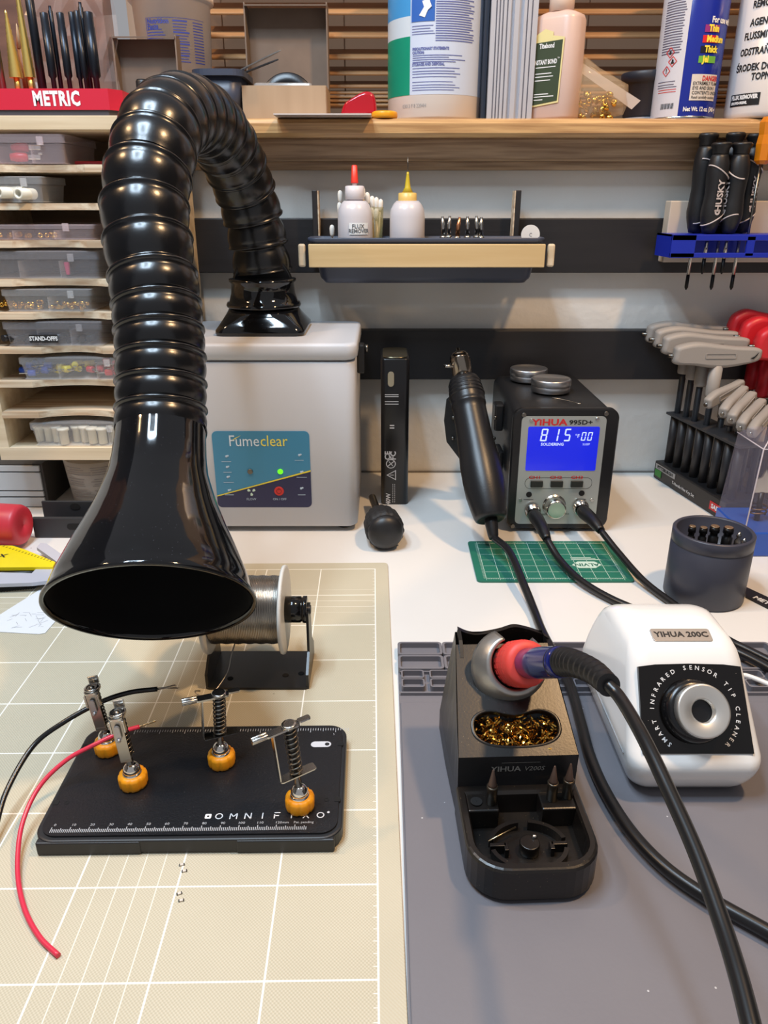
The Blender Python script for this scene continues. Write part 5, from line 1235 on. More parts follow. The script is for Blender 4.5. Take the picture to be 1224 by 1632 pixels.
# small clamp and spring remains at right of tray
solo('coil_spring', MB().tube([(0.0035*math.cos(a)-0.258+a*0.0003, YF+0.018+0.0035*math.sin(a)*.5, zT+0.0125+0.0030*math.sin(a)+0.0) for a in [i*0.45 for i in range(60)]], 0.0006, 5), steel, 'small steel coil spring beside the red tray', 'spring')

# ================================================================== THINGS ON THE SILL
def sx(px, y, z_): return (px-612)/FPX*(y*ct+(CH-z_)*st)
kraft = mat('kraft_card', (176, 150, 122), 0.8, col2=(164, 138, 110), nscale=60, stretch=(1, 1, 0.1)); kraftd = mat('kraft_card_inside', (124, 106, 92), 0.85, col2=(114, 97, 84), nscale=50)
# yoghurt tub
yt_ = 0.932; tu = thing('yoghurt_tub', 'large white plastic tub printed Nutrition Facts, behind the cardboard box', 'tub', (sx(275, yt_, .5), yt_, ZS), R(13))
hz_t = W(275, 5, yt_)[2]-ZS
part('tub_wall', MB().lathe([(0.033, 0), (0.0345, 0.001), (0.0400, hz_t*0.98), (0.0422, hz_t*0.985), (0.0437, hz_t), (0.0437, hz_t+0.004), (0.0408, hz_t+0.004), (0.0385, hz_t*0.9)], 56), mat('tub_white', (224, 206, 194), 0.4), tu, world=False)
mb = MB(); rr_ = 0.0417
def rz(z_): return 0.0346+0.0055*z_/hz_t+0.0003
def tapertext(t_, s_, x, z_, **k): mb.text(t_, s_, T(0, 0, z_) @ T(0, 0, 0), wrap=(rz(z_), x/rz(z_)), ax='LEFT', **k)
zz = lambda py: W(275, py, yt_-0.04)[2]-ZS
tapertext('Nutrition', 0.0062, -0.0275, zz(33), bold=.00022, sx=1.0); tapertext('Facts', 0.0062, -0.0275, zz(41.5), bold=.00022, sx=1.0)
mb.bar(-0.0290, -0.0285, zz(100), zz(27), None, (rz(hz_t*.8), 0), 1)
mb.bar(-0.0290, 0.036, zz(27.5), zz(26.8), None, (rz(zz(27)), 0), 12)
rnd = random.Random(9)
for k in range(15):
    py = 33+k*4.6; z_ = zz(py)
    if py > 46: mb.bar(-0.0280, -0.008-rnd.random()*.004, z_, z_+0.0008, None, (rz(z_), 0), 6)
    mb.bar(0.0, 0.013+rnd.random()*.004, z_, z_+(0.0014 if k % 4 == 0 else 0.0007), None, (rz(z_), 0), 6); mb.bar(0.021, 0.034, z_, z_+0.0008, None, (rz(z_), 0), 5)
part('nutrition_label', mb, bluetxt, tu, world=False)
# plastic bag behind tray
bgm = clear('bag_film', (206, 186, 178), 0.09, 0.15)
mb = MB(); rnd = random.Random(4); nU, nV = 12, 9
vs = [(-0.345+0.085*i/(nU-1)+rnd.uniform(-.003, .003), 0.855+rnd.uniform(-.008, .008)+0.006*math.sin(i), zt0+0.002+0.15*j/(nV-1)) for j in range(nV) for i in range(nU)]
fs = [[j*nU+i, j*nU+i+1, (j+1)*nU+i+1, (j+1)*nU+i] for j in range(nV-1) for i in range(nU-1)]
mb.add(vs, fs); bag = solo('plastic_bag', mb, bgm, 'crumpled clear plastic bag standing behind the red tray', 'plastic bag')
mo = bag.modifiers.new('thick', 'SOLIDIFY'); mo.thickness = 0.0006
# open carton 1
def carton(name, lab, x0_, x1_, y0_, y1_, z0_, hwall, lidh, lid_lean, flap):
    t = thing(name, lab, 'cardboard box', ((x0_+x1_)/2, (y0_+y1_)/2, z0_)); th_ = 0.0014
    part('front_wall', MB().box(((x0_+x1_)/2, y0_, z0_+hwall/2), (x1_-x0_, th_, hwall)), kraft, t)
    for x in (x0_, x1_): part('side_wall', MB().box((x, (y0_+y1_)/2, z0_+hwall/2), (th_, y1_-y0_-th_, hwall)), kraft, t)
    part('back_wall', MB().box(((x0_+x1_)/2, y1_, z0_+hwall/2), (x1_-x0_, th_, hwall)), kraft, t)
    part('bottom', MB().box(((x0_+x1_)/2, (y0_+y1_)/2, z0_+th_/2), (x1_-x0_-th_*2, y1_-y0_-th_*2, th_)), kraft, t)
    M = T((x0_+x1_)/2, y1_, z0_+hwall) @ RX(R(-lid_lean))
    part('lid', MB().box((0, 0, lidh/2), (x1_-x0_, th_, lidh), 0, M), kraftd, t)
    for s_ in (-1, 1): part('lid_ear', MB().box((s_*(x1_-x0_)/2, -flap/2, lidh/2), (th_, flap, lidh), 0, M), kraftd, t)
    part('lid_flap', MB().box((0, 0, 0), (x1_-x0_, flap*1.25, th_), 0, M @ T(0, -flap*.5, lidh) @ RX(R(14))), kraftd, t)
    return t
y0_ = 0.88
carton('open_carton', 'small open cardboard carton with raised lid between tray and grey tub', sx(187, .84, .41), sx(285, .84, .41), 0.835, 0.862, zt0+0.0004, 0.020, W(240, 62, .862)[2]-zt0-0.02, 4, 0.016)
solo('black_stub', MB().lathe([(0.0058, 0), (0.0062, 0.002), (0.0062, 0.036), (0.005, 0.038)], 18, T(sx(225, .848, .44), .848, zt0+0.0025)), black, 'short black cylinder standing in the small open carton', 'cylinder')
carton('large_open_carton', 'open cardboard carton with tall raised lid on the sill, centre left', sx(386, .893, .43), sx(519, .893, .43), 0.893, 0.955, ZS+0.0004, W(450, 137, .893)[2]-ZS, W(450, 12, .955)[2]-W(450, 137, .893)[2], 3, 0.022)
# grey bin with rim
gz = W(340, 113, .895)[2]-ZS; gx0, gx1 = sx(308, .89, .45), sx(386, .89, .45)
gb = thing('small_grey_bin', 'slate blue plastic bin with a rolled rim behind the hose', 'bin', ((gx0+gx1)/2, 0.918, ZS))
gw_ = gx1-gx0; rg = lambda q, z_: [(x, y, z_) for x, y in q]
slate = mat('slate_blue_plastic', (62, 68, 84), 0.4, bump=.02, bscale=800)
part('tub', MB().rings([rg(rrect(gw_-.012, .062, .012, 6), 0.0003), rg(rrect(gw_-.004, .070, .012, 6), gz-.004), rg(rrect(gw_-.008, .066, .010, 6), gz-.004), rg(rrect(gw_-.016, .058, .010, 6), 0.002)], True, True, True), slate, gb, world=False)
part('rim', MB().frame(rrect(gw_+.004, .078, .014, 6), rrect(gw_-.006, .068, .011, 6), gz-.006, gz), slate, gb, world=False)
p0 = W(388, 112, .915); p1 = W(452, 80, .905)
tw_ = thing('tweezers', 'steel tweezers poking out of the grey bin, tip up right', 'tweezers', p0)
dv = (p1-p0).normalized(); Mv = FR(p0, dv, (0, 1, 0))
part('arm', MB().prism([(-0.02, -.0035), (0.032, -.003), (0.044, -.0012), (0.046, 0), (0.044, .0012), (0.032, .003), (-0.02, .0035)], 0.0006, 0.0016, Mv), steel, tw_)
part('arm', MB().prism([(-0.02, -.0035), (0.030, -.003), (0.040, -.0012), (0.040, .0012), (0.030, .003), (-0.02, .0035)], -0.0030, -0.0020, Mv @ RY(R(4))), mat('dark_tool', (40, 42, 46), .4), tw_)
# contents of large carton
zl_ = W(450, 137, .893)[2]
xl = sx(455, .92, .46)
solo('tape_roll', MB().lathe([(0.029, -.009), (0.030, -.008), (0.030, .008), (0.029, .009), (0.012, .009), (0.012, -.009)], 48, T(xl-0.001, .942, zl_-0.012) @ RX(PI/2-0.15)), mat('tape_black', (16, 17, 22), .3), 'round black disc standing up inside the large open carton', 'disc')
solo('clear_packet', MB().box((xl-0.002, .912, zl_-0.004), (.062, .020, .017), .003), clear('packet', (180, 176, 172), .5, .12), 'clear plastic packet resting in the front of the large carton', 'packet')
# card, red and yellow caps
cdq = thing('overhanging_card', 'thin white card jutting over the sill front edge', 'card', (sx(512, .87, .43), .88, ZS))
part('sheet', MB().box((sx(515, .87, .43), .878, ZS+.0013), (sx(592, .87, .43)-sx(438, .87, .43), .060, .0012), 0, None), mat('card_white', (206, 196, 192), .6), cdq)
rb = [(0.0, 0.0), (0.004, 0.012), (0.012, 0.018), (0.024, 0.024), (0.033, 0.022), (0.036, 0.012), (0.036, 0.0)]
rdx = sx(540, .885, .44)
solo('red_bit_holder', MB().prism([(rdx+x*1.07, ZS+.0022+y*1.0) for x, y in [tuple(p)[:2] for p in spline([(a, b, 0) for a, b in rb], 4)]], -.912, -.888, FR((0, 0, 0), (1, 0, 0), (0, 0, 1)), bev=.004, sm=True), mat('translucent_red', (170, 18, 34), .15, coat=.4), 'glossy dark red rounded plastic piece left of the wipes canister', 'plastic piece')
solo('yellow_cap', MB().cyl(.0135, ZS+.0003, ZS+.0070, 32, T(sx(613, .884, .43), .8845, 0), .002), mat('cap_yellow', (232, 160, 30), .3), 'flat yellow-orange cap at the left foot of the wipes canister', 'cap')
# wipes canister
yc_ = .935; rcn = .0515; xc_ = sx(695, yc_, .47)
ca = thing('wipes_canister', 'large white wipes canister with green and blue label', 'canister', (xc_, yc_, ZS))
part('body', MB().lathe([(rcn-.002, .0003), (rcn, .003), (rcn, .165), (rcn-.002, .168)], 72), mat('canister_white', (224, 214, 206), .3), ca, world=False)
def sleeve(m_, a0, a1, z0_, z1_, r, n=40, lab=None, nm='label_field', par=None):
    vs = []; fs = []
    for i in range(n+1):
        a = a0+(a1-a0)*i/n
        for z_ in (z0_, z1_): vs.append((r*math.sin(a), -r*math.cos(a), z_))
    for i in range(n): fs.append([2*i, 2*i+2, 2*i+3, 2*i+1])
    return part(nm, MB().add(vs, fs, None, True), m_, par or ca, world=False)
zl0 = W(690, 150, yc_-rcn)[2]-ZS
sleeve(mat('label_pale', (198, 208, 226), .3), -1.05, 1.6, zl0, .167, rcn+.0002)
sleeve(mat('label_green', (18, 136, 106), .28, col2=(24, 150, 116), nscale=12), -1.7, -.60, zl0, W(640, 62, yc_-.03)[2]-ZS, rcn+.0003)
sleeve(mat('label_white_band', (206, 214, 220), .3), -1.7, -.60, W(640, 62, yc_-.03)[2]-ZS, W(640, 30, yc_-.03)[2]-ZS, rcn+.0003)
sleeve(mat('label_blue', (70, 150, 206), .28), -1.7, -.60, W(640, 30, yc_-.03)[2]-ZS, .167, rcn+.0003)
mb = MB(); rnd = random.Random(8); fr_ = yc_-rcn
zc_ = lambda py: W(690, py, fr_)[2]-ZS
Wp = (rcn+.0005, 0)
def pbar(m__, s0, s1, py, th_=.0006, wr=Wp): z_ = zc_(py); m__.bar(s0, s1, z_-th_/2, z_+th_/2, None, wr, 8)
py = -2
while py < 66: pbar(mb, -.004, .040-rnd.random()*.008, py, .0009); py += 3.9
for py in (40, 44.5, 49, 53): pbar(mb, -.029, -.004-rnd.random()*.006, py)
for py in (87.5, 91, 94.5, 98, 108, 113, 117): pbar(mb, -.028, .030-rnd.random()*.02, py, .0007)
for py in (122, 130, 135, 139, 143): pbar(mb, -.028, .005+rnd.random()*.02, py, .0006)
for py, s_ in ((77, .0042), (102, .0046)): mb.text(('PRECAUTIONARY STATEMENTS' if py == 77 else 'STORAGE AND DISPOSAL'), s_*.8, T(0, 0, zc_(py)), 'LEFT', .8, .0002, wrap=(rcn+.0005, -.028/rcn))
mb.text('CAUTION:', .0034, T(0, 0, zc_(83)), 'LEFT', .8, .0002, wrap=(rcn+.0005, -.028/rcn))
part('label_print', mb, mat('label_print_blue', (96, 104, 160), .6), ca, world=False)
mb = MB(); mb.text('03013 F 8 2204H', .0050, T(0, 0, zc_(168)), 'LEFT', .8, 0, wrap=(rcn+.0004, -.040/rcn)); part('date_print', mb, greytxt, ca, world=False)
sleeve(mat('pictogram_blue', (44, 96, 178), .4), -.57, -.10, zc_(33), zc_(-4), rcn+.0006, 12)
mb = MB()
mb.prism([(-.004, -.006), (.002, -.008), (.005, -.002), (.009, .001), (.006, .008), (-.001, .006), (.001, .001)], 0, .0002, FR(((rcn+.0008)*math.sin(-.33), -(rcn+.0008)*math.cos(-.33), zc_(12)), (math.cos(-.33), math.sin(-.33), 0), (0, 0, 1)))
part('pictogram', mb, whitetxt, ca, world=False)
# aluminium extrusion
ey = .895; exa, exb = sx(779, ey, .45), sx(852, ey, .45)
ex = thing('aluminium_extrusion', 'upright ribbed aluminium extrusion between canister and glue bottle', 'extrusion', ((exa+exb)/2, ey+.02, ZS))
w_ = exb-exa; prf = [(-w_/2, 0)]
grooves = [(0.10, .13), (.17, .20), (.24, .27), (.33, .36), (.42, .50), (.60, .70), (.76, .79), (.86, .89)]
for a_, b_ in grooves: prf += [(-w_/2+w_*a_, 0), (-w_/2+w_*a_, .004), (-w_/2+w_*b_, .004), (-w_/2+w_*b_, 0)]
prf += [(w_/2, 0), (w_/2, .04), (-w_/2, .04)]
part('profile', MB().prism(prf, .0003, .20, T(0, -.02, 0)), mat('extruded_alu', (214, 214, 220), .34, 0.55), ex, world=False)
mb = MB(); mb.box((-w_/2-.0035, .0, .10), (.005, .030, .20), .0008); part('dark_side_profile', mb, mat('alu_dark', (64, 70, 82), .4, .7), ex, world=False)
# glue bottle
gy = .905; gxx = sx(889, gy, .46); gl_ = thing('glue_bottle', 'squeeze glue bottle with dark green label and cream border', 'glue bottle', (gxx, gy, ZS), R(-36))
o = rrect(.050, .036, .014, 8)
def oz(s_, z_): return [(x*s_, y*s_, z_) for x, y in o]
hs = W(890, 24, gy)[2]-ZS
glm = mat('glue_translucent', (208, 180, 168), .35)
part('body', MB().rings([oz(.93, .0003), oz(1, .003), oz(1.02, hs*.5), oz(1, hs*.94), oz(.92, hs*.985), oz(.70, hs+.001), oz(.45, hs+.003)], True, True, True), glm, gl_, world=False)
part('neck', MB().lathe([(.0125, hs+.002), (.0125, hs+.016), (.0115, hs+.018), (.0115, hs+.04)], 32), mat('neck_cream', (222, 196, 178), .4), gl_, world=False)
Ml = FR((-.001, -.0188, 0), (1, 0, 0), (0, 0, 1))
zg = lambda py: W(880, py, gy-.018)[2]-ZS
part('label', MB().prism([(-.0215, zg(170)), (.0135, zg(164)), (.0155, zg(60)), (.003, zg(56)), (.003, zg(50)), (-.006, zg(44)), (-.013, zg(50)), (-.0215, zg(60))], 0, .0003, Ml), mat('label_cream', (226, 212, 150), .5), gl_, world=False)
lb = part('label_field', MB().prism([(-.0205, zg(167)), (.0122, zg(161)), (.0138, zg(64)), (-.0205, zg(66))], .0004, .0006, Ml), mat('label_dkgreen', (52, 66, 44), .5), gl_, world=False)
mb = MB()
mb.text('INSTANT BOND', .0058, Ml @ T(-.0035, zg(98), .0008), sx=.60, bold=.0002).text('TM', .002, Ml @ T(.0108, zg(93), .0008))
mb.text('Titebond', .0062, Ml @ T(-.003, zg(72), .0010), sx=.72, bold=.0002)
for py, a_, b_ in ((106, -.014, .008), (116, -.014, .004), (121, -.014, .006), (127, -.014, .003), (149, -.014, .002), (153, -.014, .008), (158, -.014, -.004)): mb.bar(a_, b_, zg(py)-.0004, zg(py)+.0004, Ml @ T(0, 0, .0008))
part('label_print', mb, whitetxt, gl_, world=False)
# bag of brass
bxc = sx(965, .90, .45)
bb = thing('zip_bag', 'clear zip bag with brass parts slumped right of the glue bottle', 'zip bag', (bxc, .905, ZS))
A_ = [W(905, 100, .90), W(922, 95, .90), W(1022, 160, .90), W(1010, 173, .895)]
part('zip_strip', MB().prism([(p[0], p[2]) for p in A_], -.9035, -.902, FR((0, 0, 0), (1, 0, 0), (0, 0, 1))), clear('zip_film', (226, 214, 206), .55, .2), bb)
def blob(m_, s_, seed, nm, zoff=0):
    rnd = random.Random(seed); bm = bmesh.new(); bmesh.ops.create_icosphere(bm, subdivisions=3, radius=1)
    for v in bm.verts:
        n_ = 1+.12*math.sin(v.co.x*7+seed)+.10*math.sin(v.co.z*9+v.co.y*5)+rnd.uniform(-.02, .02)
        zz_ = v.co.z*n_
        v.co = V((v.co.x*n_*s_[0]+(-.012 if zz_ > 0 else 0)*zz_, v.co.y*n_*s_[1], max(zz_*s_[2], -s_[2]*.8)))
    return MB().bm(bm, T(bxc-.014, .9045, ZS+s_[2]*.8+.0008+zoff), True)
part('film', blob(None, (.038, .014, .030), 1, 'film'), clear('bag_film2', (222, 196, 160), .30, .12), bb)
rnd = random.Random(11); first = None
for i in range(46):
    loc = (bxc-.014+rnd.uniform(-.026, .026), .9045+rnd.uniform(-.007, .007), ZS+.003+rnd.random()*.022)
    if first is None:
        first = mk('brass_fitting', MB().lathe([(.0028, 0), (.0028, .005), (.0014, .005), (.0014, .0)], 10, cap=False), brass); first.location = loc; tag(first, 'small brass fitting inside the zip bag on the sill', 'fitting', 'brass fittings in the zip bag')
    else:
        c = first.copy(); C.objects.link(c); c.location = loc; c.rotation_euler = (rnd.uniform(0, 3), rnd.uniform(0, 3), 0)
# dark cup
xq = sx(1034, .948, .45); dcup = thing('dark_lidded_pot', 'dark slate pot with a ribbed rim behind the blue spray can', 'pot', (xq, .948, ZS))
hzq = W(1035, 108, .91)[2]-ZS
part('pot', MB().lathe([(.022, .006), (.0235, .008), (.0245, hzq-.01), (.0285, hzq-.009), (.0295, hzq-.001), (.0285, hzq), (.022, hzq), (.020, hzq-.01)], 40), mat('pot_slate', (46, 48, 56), .45), dcup, world=False)
part('base_ring', MB().cyl(.0245, .0003, .006, 40), mat('base_pale', (150, 150, 156), .5), dcup, world=False)
# blue spray can
yb_ = .915; rb_ = .0325; xb_ = sx(1094, yb_, .44)
bcn = thing('blue_spray_can', 'blue aerosol can with white warning side panel', 'spray can', (xb_, yb_, ZS), R(-22))
part('can', MB().lathe([(rb_-.003, .0003), (rb_-.0005, .001), (rb_, .003), (rb_, .17), (rb_-.004, .175)], 64), mat('can_blue', (26, 42, 146), .22, coat=.2), bcn, world=False)
part('bottom_rim', MB().lathe([(rb_+.0004, .0006), (rb_+.0006, .0018), (rb_+.0001, .0028)], 64, cap=False), steel, bcn, world=False)
zb2_ = lambda py: W(1094, py, yb_-rb_)[2]-ZS
sleeve(mat('can_white', (210, 208, 214), .3), -1.6, -.10, .003, .17, rb_+.0002, par=bcn)
Wb = lambda a: (rb_+.0005, a)
off = -.0
mb = MB(); rnd = random.Random(6); py = -4
while py < 84: 
    z_ = zb2_(py); mb.bar(-.032, -.007-rnd.random()*.003, z_, z_+.0009, None, Wb(0), 8); py += 4.3
for py in (128, 133, 137): z_ = zb2_(py); mb.bar(-.032, -.006-rnd.random()*.006, z_, z_+.0007, None, Wb(0), 8)
mb2 = MB()
for k in range(13): x = -.0235+k*.0012; mb2.bar(x, x+(.0007 if k % 3 else .0004), zb2_(172), zb2_(163), None, Wb(0), 1)
part('barcode', mb2, blacktxt, bcn, world=False)
part('side_print', mb, mat('tiny_print', (92, 88, 110), .6), bcn, world=False)
mb = MB()
for (s0, py) in ((-.0188, 80), (-.0152, 95), (-.0212, 110)):
    h_ = .0050; zc2 = zb2_(py); Mx_ = FR(((rb_+.0006)*math.sin(s0/rb_), -(rb_+.0006)*math.cos(s0/rb_), zc2), (math.cos(s0/rb_), math.sin(s0/rb_), 0), (0, 0, 1))
    mb.frame([(h_, 0), (0, h_), (-h_, 0), (0, -h_)], [(h_*.82, 0), (0, h_*.82), (-h_*.82, 0), (0, -h_*.82)], 0, .0002, Mx_)
for py in (141, 145): z_ = zb2_(py); mb.bar(-.030, -.008, z_, z_+.0006, None, Wb(0), 8)
part('hazard_diamonds', mb, redtxt, bcn, world=False)
mb = MB()
for (s0, py, k) in ((-.0188, 80, 0), (-.0152, 95, 1), (-.0212, 110, 2)):
    Mx_ = FR(((rb_+.0007)*math.sin(s0/rb_), -(rb_+.0007)*math.cos(s0/rb_), zb2_(py)), (math.cos(s0/rb_), math.sin(s0/rb_), 0), (0, 0, 1))
    if k == 2: mb.text('!', .006, Mx_, bold=.0002)
    elif k == 1: mb.ball((0, .001, 0), .0011, Mx_ @ Matrix.Scale(.2, 4, (0, 0, 1)), seg=8).prism([(-.002, -.002), (.002, -.002), (.001, .0002), (-.001, .0002)], 0, .0001, Mx_)
    else: mb.prism([(-.0012, -.0018), (.0012, -.0018), (.0013, 0), (.0002, .002), (-.001, .0004)], 0, .0001, Mx_)
part('hazard_symbols', mb, blacktxt, bcn, world=False)
def band(colr, nm, py0, py1, s0, s1): sleeve(mat(nm, colr, .35), s0/rb_, s1/rb_, zb2_(py1), zb2_(py0), rb_+.0005, 12, par=bcn, nm='colour_band')
band((150, 48, 120), 'band_purple', 39, 51, .0125, .0290); band((216, 38, 44), 'band_red', 56, 68, .0115, .0290); band((28, 26, 34), 'band_black', 73, 84, .0108, .0290); band((110, 176, 66), 'band_green', 89, 100, .0100, .0290)
mb = MB()
for t_, py, s0 in (('Thin', 45, .0165), ('Medium', 62, .0155), ('Thick', 78.5, .0148), ('Jel', 94.5, .0142)): mb.text(t_, .0080, T(0, 0, zb2_(py)), 'LEFT', .82, .0004, wrap=(rb_+.0008, s0/rb_))
part('band_lettering', mb, mat('letter_yellow', (250, 226, 70), .5), bcn, world=False)
mb = MB(); mb.text('For use with', .0074, T(0, 0, zb2_(31)), 'LEFT', .8, .0003, wrap=(rb_+.0006, .0185/rb_)); mb.text('Net Wt. 12 oz. (340 g)', .0056, T(0, 0, zb2_(174)), 'LEFT', .78, .0002, wrap=(rb_+.0006, .0015/rb_))
part('white_lettering', mb, whitetxt, bcn, world=False)
sleeve(mat('warn_panel', (216, 206, 196), .4), .006/rb_, .036/rb_, zb2_(160), zb2_(118), rb_+.0005, 14, par=bcn, nm='warning_panel')
mb = MB(); mb.text('DANGER', .0062, T(0, 0, zb2_(125)), 'LEFT', .8, .0002, wrap=(rb_+.0008, .0165/rb_)); part('danger_word', mb, redtxt, bcn, world=False)
mb = MB()
for t_, py in (('EXTREMELY FLAM', 133), ('EYE AND SKIN I', 140.5), ('CONTENTS UNDER', 148), ('Read carefully cautions', 155)): mb.text(t_, .0044 if py < 150 else .0036, T(0, 0, zb2_(py)), 'LEFT', .84, .00003, wrap=(rb_+.0008, .0078/rb_))
part('warning_text', mb, blacktxt, bcn, world=False)
# white bottle
yw_ = .905; rw_ = .042; xw_ = sx(1163, yw_, .43)+rw_
wbt = thing('flux_remover_bottle', 'large white bottle with black multilingual lettering at the right edge', 'bottle', (xw_, yw_, ZS), R(-27))
part('bottle_body', MB().lathe([(rw_-.003, .0003), (rw_-.0008, .002), (rw_, .006), (rw_, .17)], 64), mat('bottle_white', (222, 216, 212), .25), wbt, world=False)
zw_ = lambda py: W(1190, py, yw_-rw_*.9)[2]-ZS
mb = MB()
for t_, py, s0 in (('REMOVER', 0, -.0285), ('AGENTE', 30, -.0285), ('FLUSSMITTEL', 52, -.0335), ('ODSTRAŇOVAČ', 78, -.0360), ('ŚRODEK DO', 104, -.0385), ('TOPNIKA', 120, -.018)): mb.text(t_, .0088, T(0, 0, zw_(py)), 'LEFT', .78, .0003, wrap=(rw_+.0004, s0/rw_))
part('lettering', mb, blacktxt, wbt, world=False)
sleeve(mat('black_band', (26, 26, 28), .4), -.040/rw_, -.006/rw_, zw_(166), zw_(146), rw_+.0004, 14, par=wbt, nm='black_tag')
mb = MB(); mb.text('FLUX REMOVER', .0052, T(0, 0, zw_(152)), 'LEFT', .82, .0003, wrap=(rw_+.0007, -.038/rw_)); mb.text('UN1993-903ML', .0034, T(0, 0, zw_(161)), 'LEFT', .9, .0002, wrap=(rw_+.0007, -.038/rw_))
part('tag_lettering', mb, whitetxt, wbt, world=False)

# ================================================================== WALL TRAY WITH BOTTLES
yt0 = .834
bn = thing('hanging_bin', 'slate blue bin hung on the black wall rail in a plywood bracket', 'bin', (.047, .91, W(680, 452, yt0)[2]))
def bxr(px, z_): return (px-612)/FPX*(yt0*ct+(CH-z_)*st)
zrim = W(680, 379, yt0)[2]; zbb = W(680, 451, yt0+.006)[2]
xl_, xr_ = bxr(489, .29), bxr(871, .29); cxx = (xl_+xr_)/2; ww = xr_-xl_
yb0, yb1 = yt0+.001, .8830
cyy = (yb0+yb1)/2; dd_ = yb1-yb0
rg2 = lambda w_, d__, r_, z_: [(x, y, z_) for x, y in rrect(w_, d__, r_, 7, cxx, cyy)]
part('tub', MB().rings([rg2(ww-.034, dd_-.012, .008, zbb+.0), rg2(ww-.024, dd_-.006, .009, zbb+.006), rg2(ww-.010, dd_-.003, .010, zrim-.006), rg2(ww, dd_, .011, zrim-.005), rg2(ww+.001, dd_, .011, zrim-.001), rg2(ww-.001, dd_-.001, .010, zrim), rg2(ww-.004, dd_-.003, .009, zrim-.0006), rg2(ww-.012, dd_-.006, .008, zrim-.006), rg2(ww-.026, dd_-.009, .008, zbb+.004)], True, True, True), slate, bn)
br_ = thing('bin_bracket', 'light plywood bracket band around the slate bin', 'bracket', (.047, .9, .26))
zs1, zs0 = W(680, 389, yt0-.003)[2], W(680, 426, yt0-.003)[2]
xs0, xs1 = bxr(492, .28), bxr(868, .28)
part('front_strip', MB().box(((xs0+xs1)/2, yt0-.0035, (zs0+zs1)/2), (xs1-xs0, .006, zs1-zs0), .0008), wood('ply_face', (226, 200, 152), (206, 176, 126), 'x', .45, 50), br_)
for a_, b_, c_ in ((bxr(474, .28), bxr(487, .28), 0), (bxr(873, .28), bxr(886, .28), 1)):
    part('strip_end', MB().box(((a_+b_)/2, yt0+.002, (zs0+zs1)/2), (b_-a_-.001, .006, (zs1-zs0)), .002), ply, br_)
for px, s_ in ((489.5, 1), (870.5, 1)):
    x = bxr(px, .28); part('side_arm', MB().box((x, .886, (zs0+zs1)/2), (.003, .030, zs1-zs0-.002)), rail_black, br_)
for px in (503, 823):
    x = sx(px, .892, .31); zt_1 = W(px, 303, .885)[2]
    part('upright', MB().box((x, .8925, (zs0+zt_1)/2), (.0056, .017, zt_1-zs0), .0008), mat('ply_dark_face', (34, 32, 34), .5), br_)
    part('upright_edge', MB().box((x+(.0036 if px < 600 else -.0036), .8935, (zs0+zt_1)/2), (.0014, .017, zt_1-zs0-.001), .0003), ply_edge, br_)
milky = mat('milky_plastic', (206, 202, 206), .3, spec=.6)
def squeeze(name, lab, px, r, ysh, cap0, cap1, capr, capm, tipm, tip1, needle, y=.860):
    zf_ = zbb+.0045; x = sx(px, y, .30)
    t = thing(name, lab, 'bottle', (x, y, zf_)); h = lambda py: W(px, py, y)[2]-zf_
    part('bottle', MB().lathe([(r-.002, 0), (r, .002), (r*.98, h(345)), (r*.93, h(334)), (r*.80, h(326)), (r*.62, h(320)), (capr-.002, h(cap0+4)), (capr-.002, h(cap0))], 36), milky, t, world=False)
    part('cap', MB().lathe([(capr-.0008, h(cap0+1)), (capr, h(cap0)), (capr*.96, h(cap1+1)), (capr*.8, h(cap1))], 28), capm, t, world=False)
    part('spout', MB().lathe([(.0060 if needle else .0025, h(cap1)), (.0032 if needle else .0022, h(cap1-8)), (.0014, h(tip1+4)), (.0012, h(tip1))], 16), capm if not needle else tipm, t, world=False)
    if needle: part('needle', MB().cyl(.0005, h(tip1+2), h(250), 6), steeld, t, world=False)
    else: part('spout_cover', MB().lathe([(.0040, h(292)), (.0038, h(290)), (.0029, h(264)), (.0018, h(263))], 16), tipm, t, world=False)
    return t
t = squeeze('squeeze_bottle', 'milky squeeze bottle with red tip and FLUX REMOVER label', 566, .0188, 330, 317, 296, .0104, mat('cap_clear', (216, 208, 210), .35), mat('tip_red', (232, 62, 48), .35), 286, False)
zf_ = zbb+.0045; hq = lambda py: W(566, py, .842)[2]-zf_
sleeve(mat('label_paper', (226, 230, 232), .6), -.30, .80, hq(374), hq(355), .0192, 12, par=t, nm='paper_label')
mb = MB(); mb.text('FLUX', .0056, T(0, 0, hq(361)), 'CENTER', 1.0, .0001, wrap=(.0195, .2)); mb.text('REMOVER', .0056, T(0, 0, hq(368.5)), 'CENTER', .92, .0001, wrap=(.0195, .25)); part('label_lettering', mb, mat('ink_grey', (90, 92, 96), .6), t, world=False)
squeeze('squeeze_bottle', 'milky squeeze bottle with amber cap and needle tip', 649, .0190, 330, 328, 307, .0100, mat('cap_amber', (226, 190, 110), .35), mat('tip_amber', (200, 176, 50), .2), 274, True)
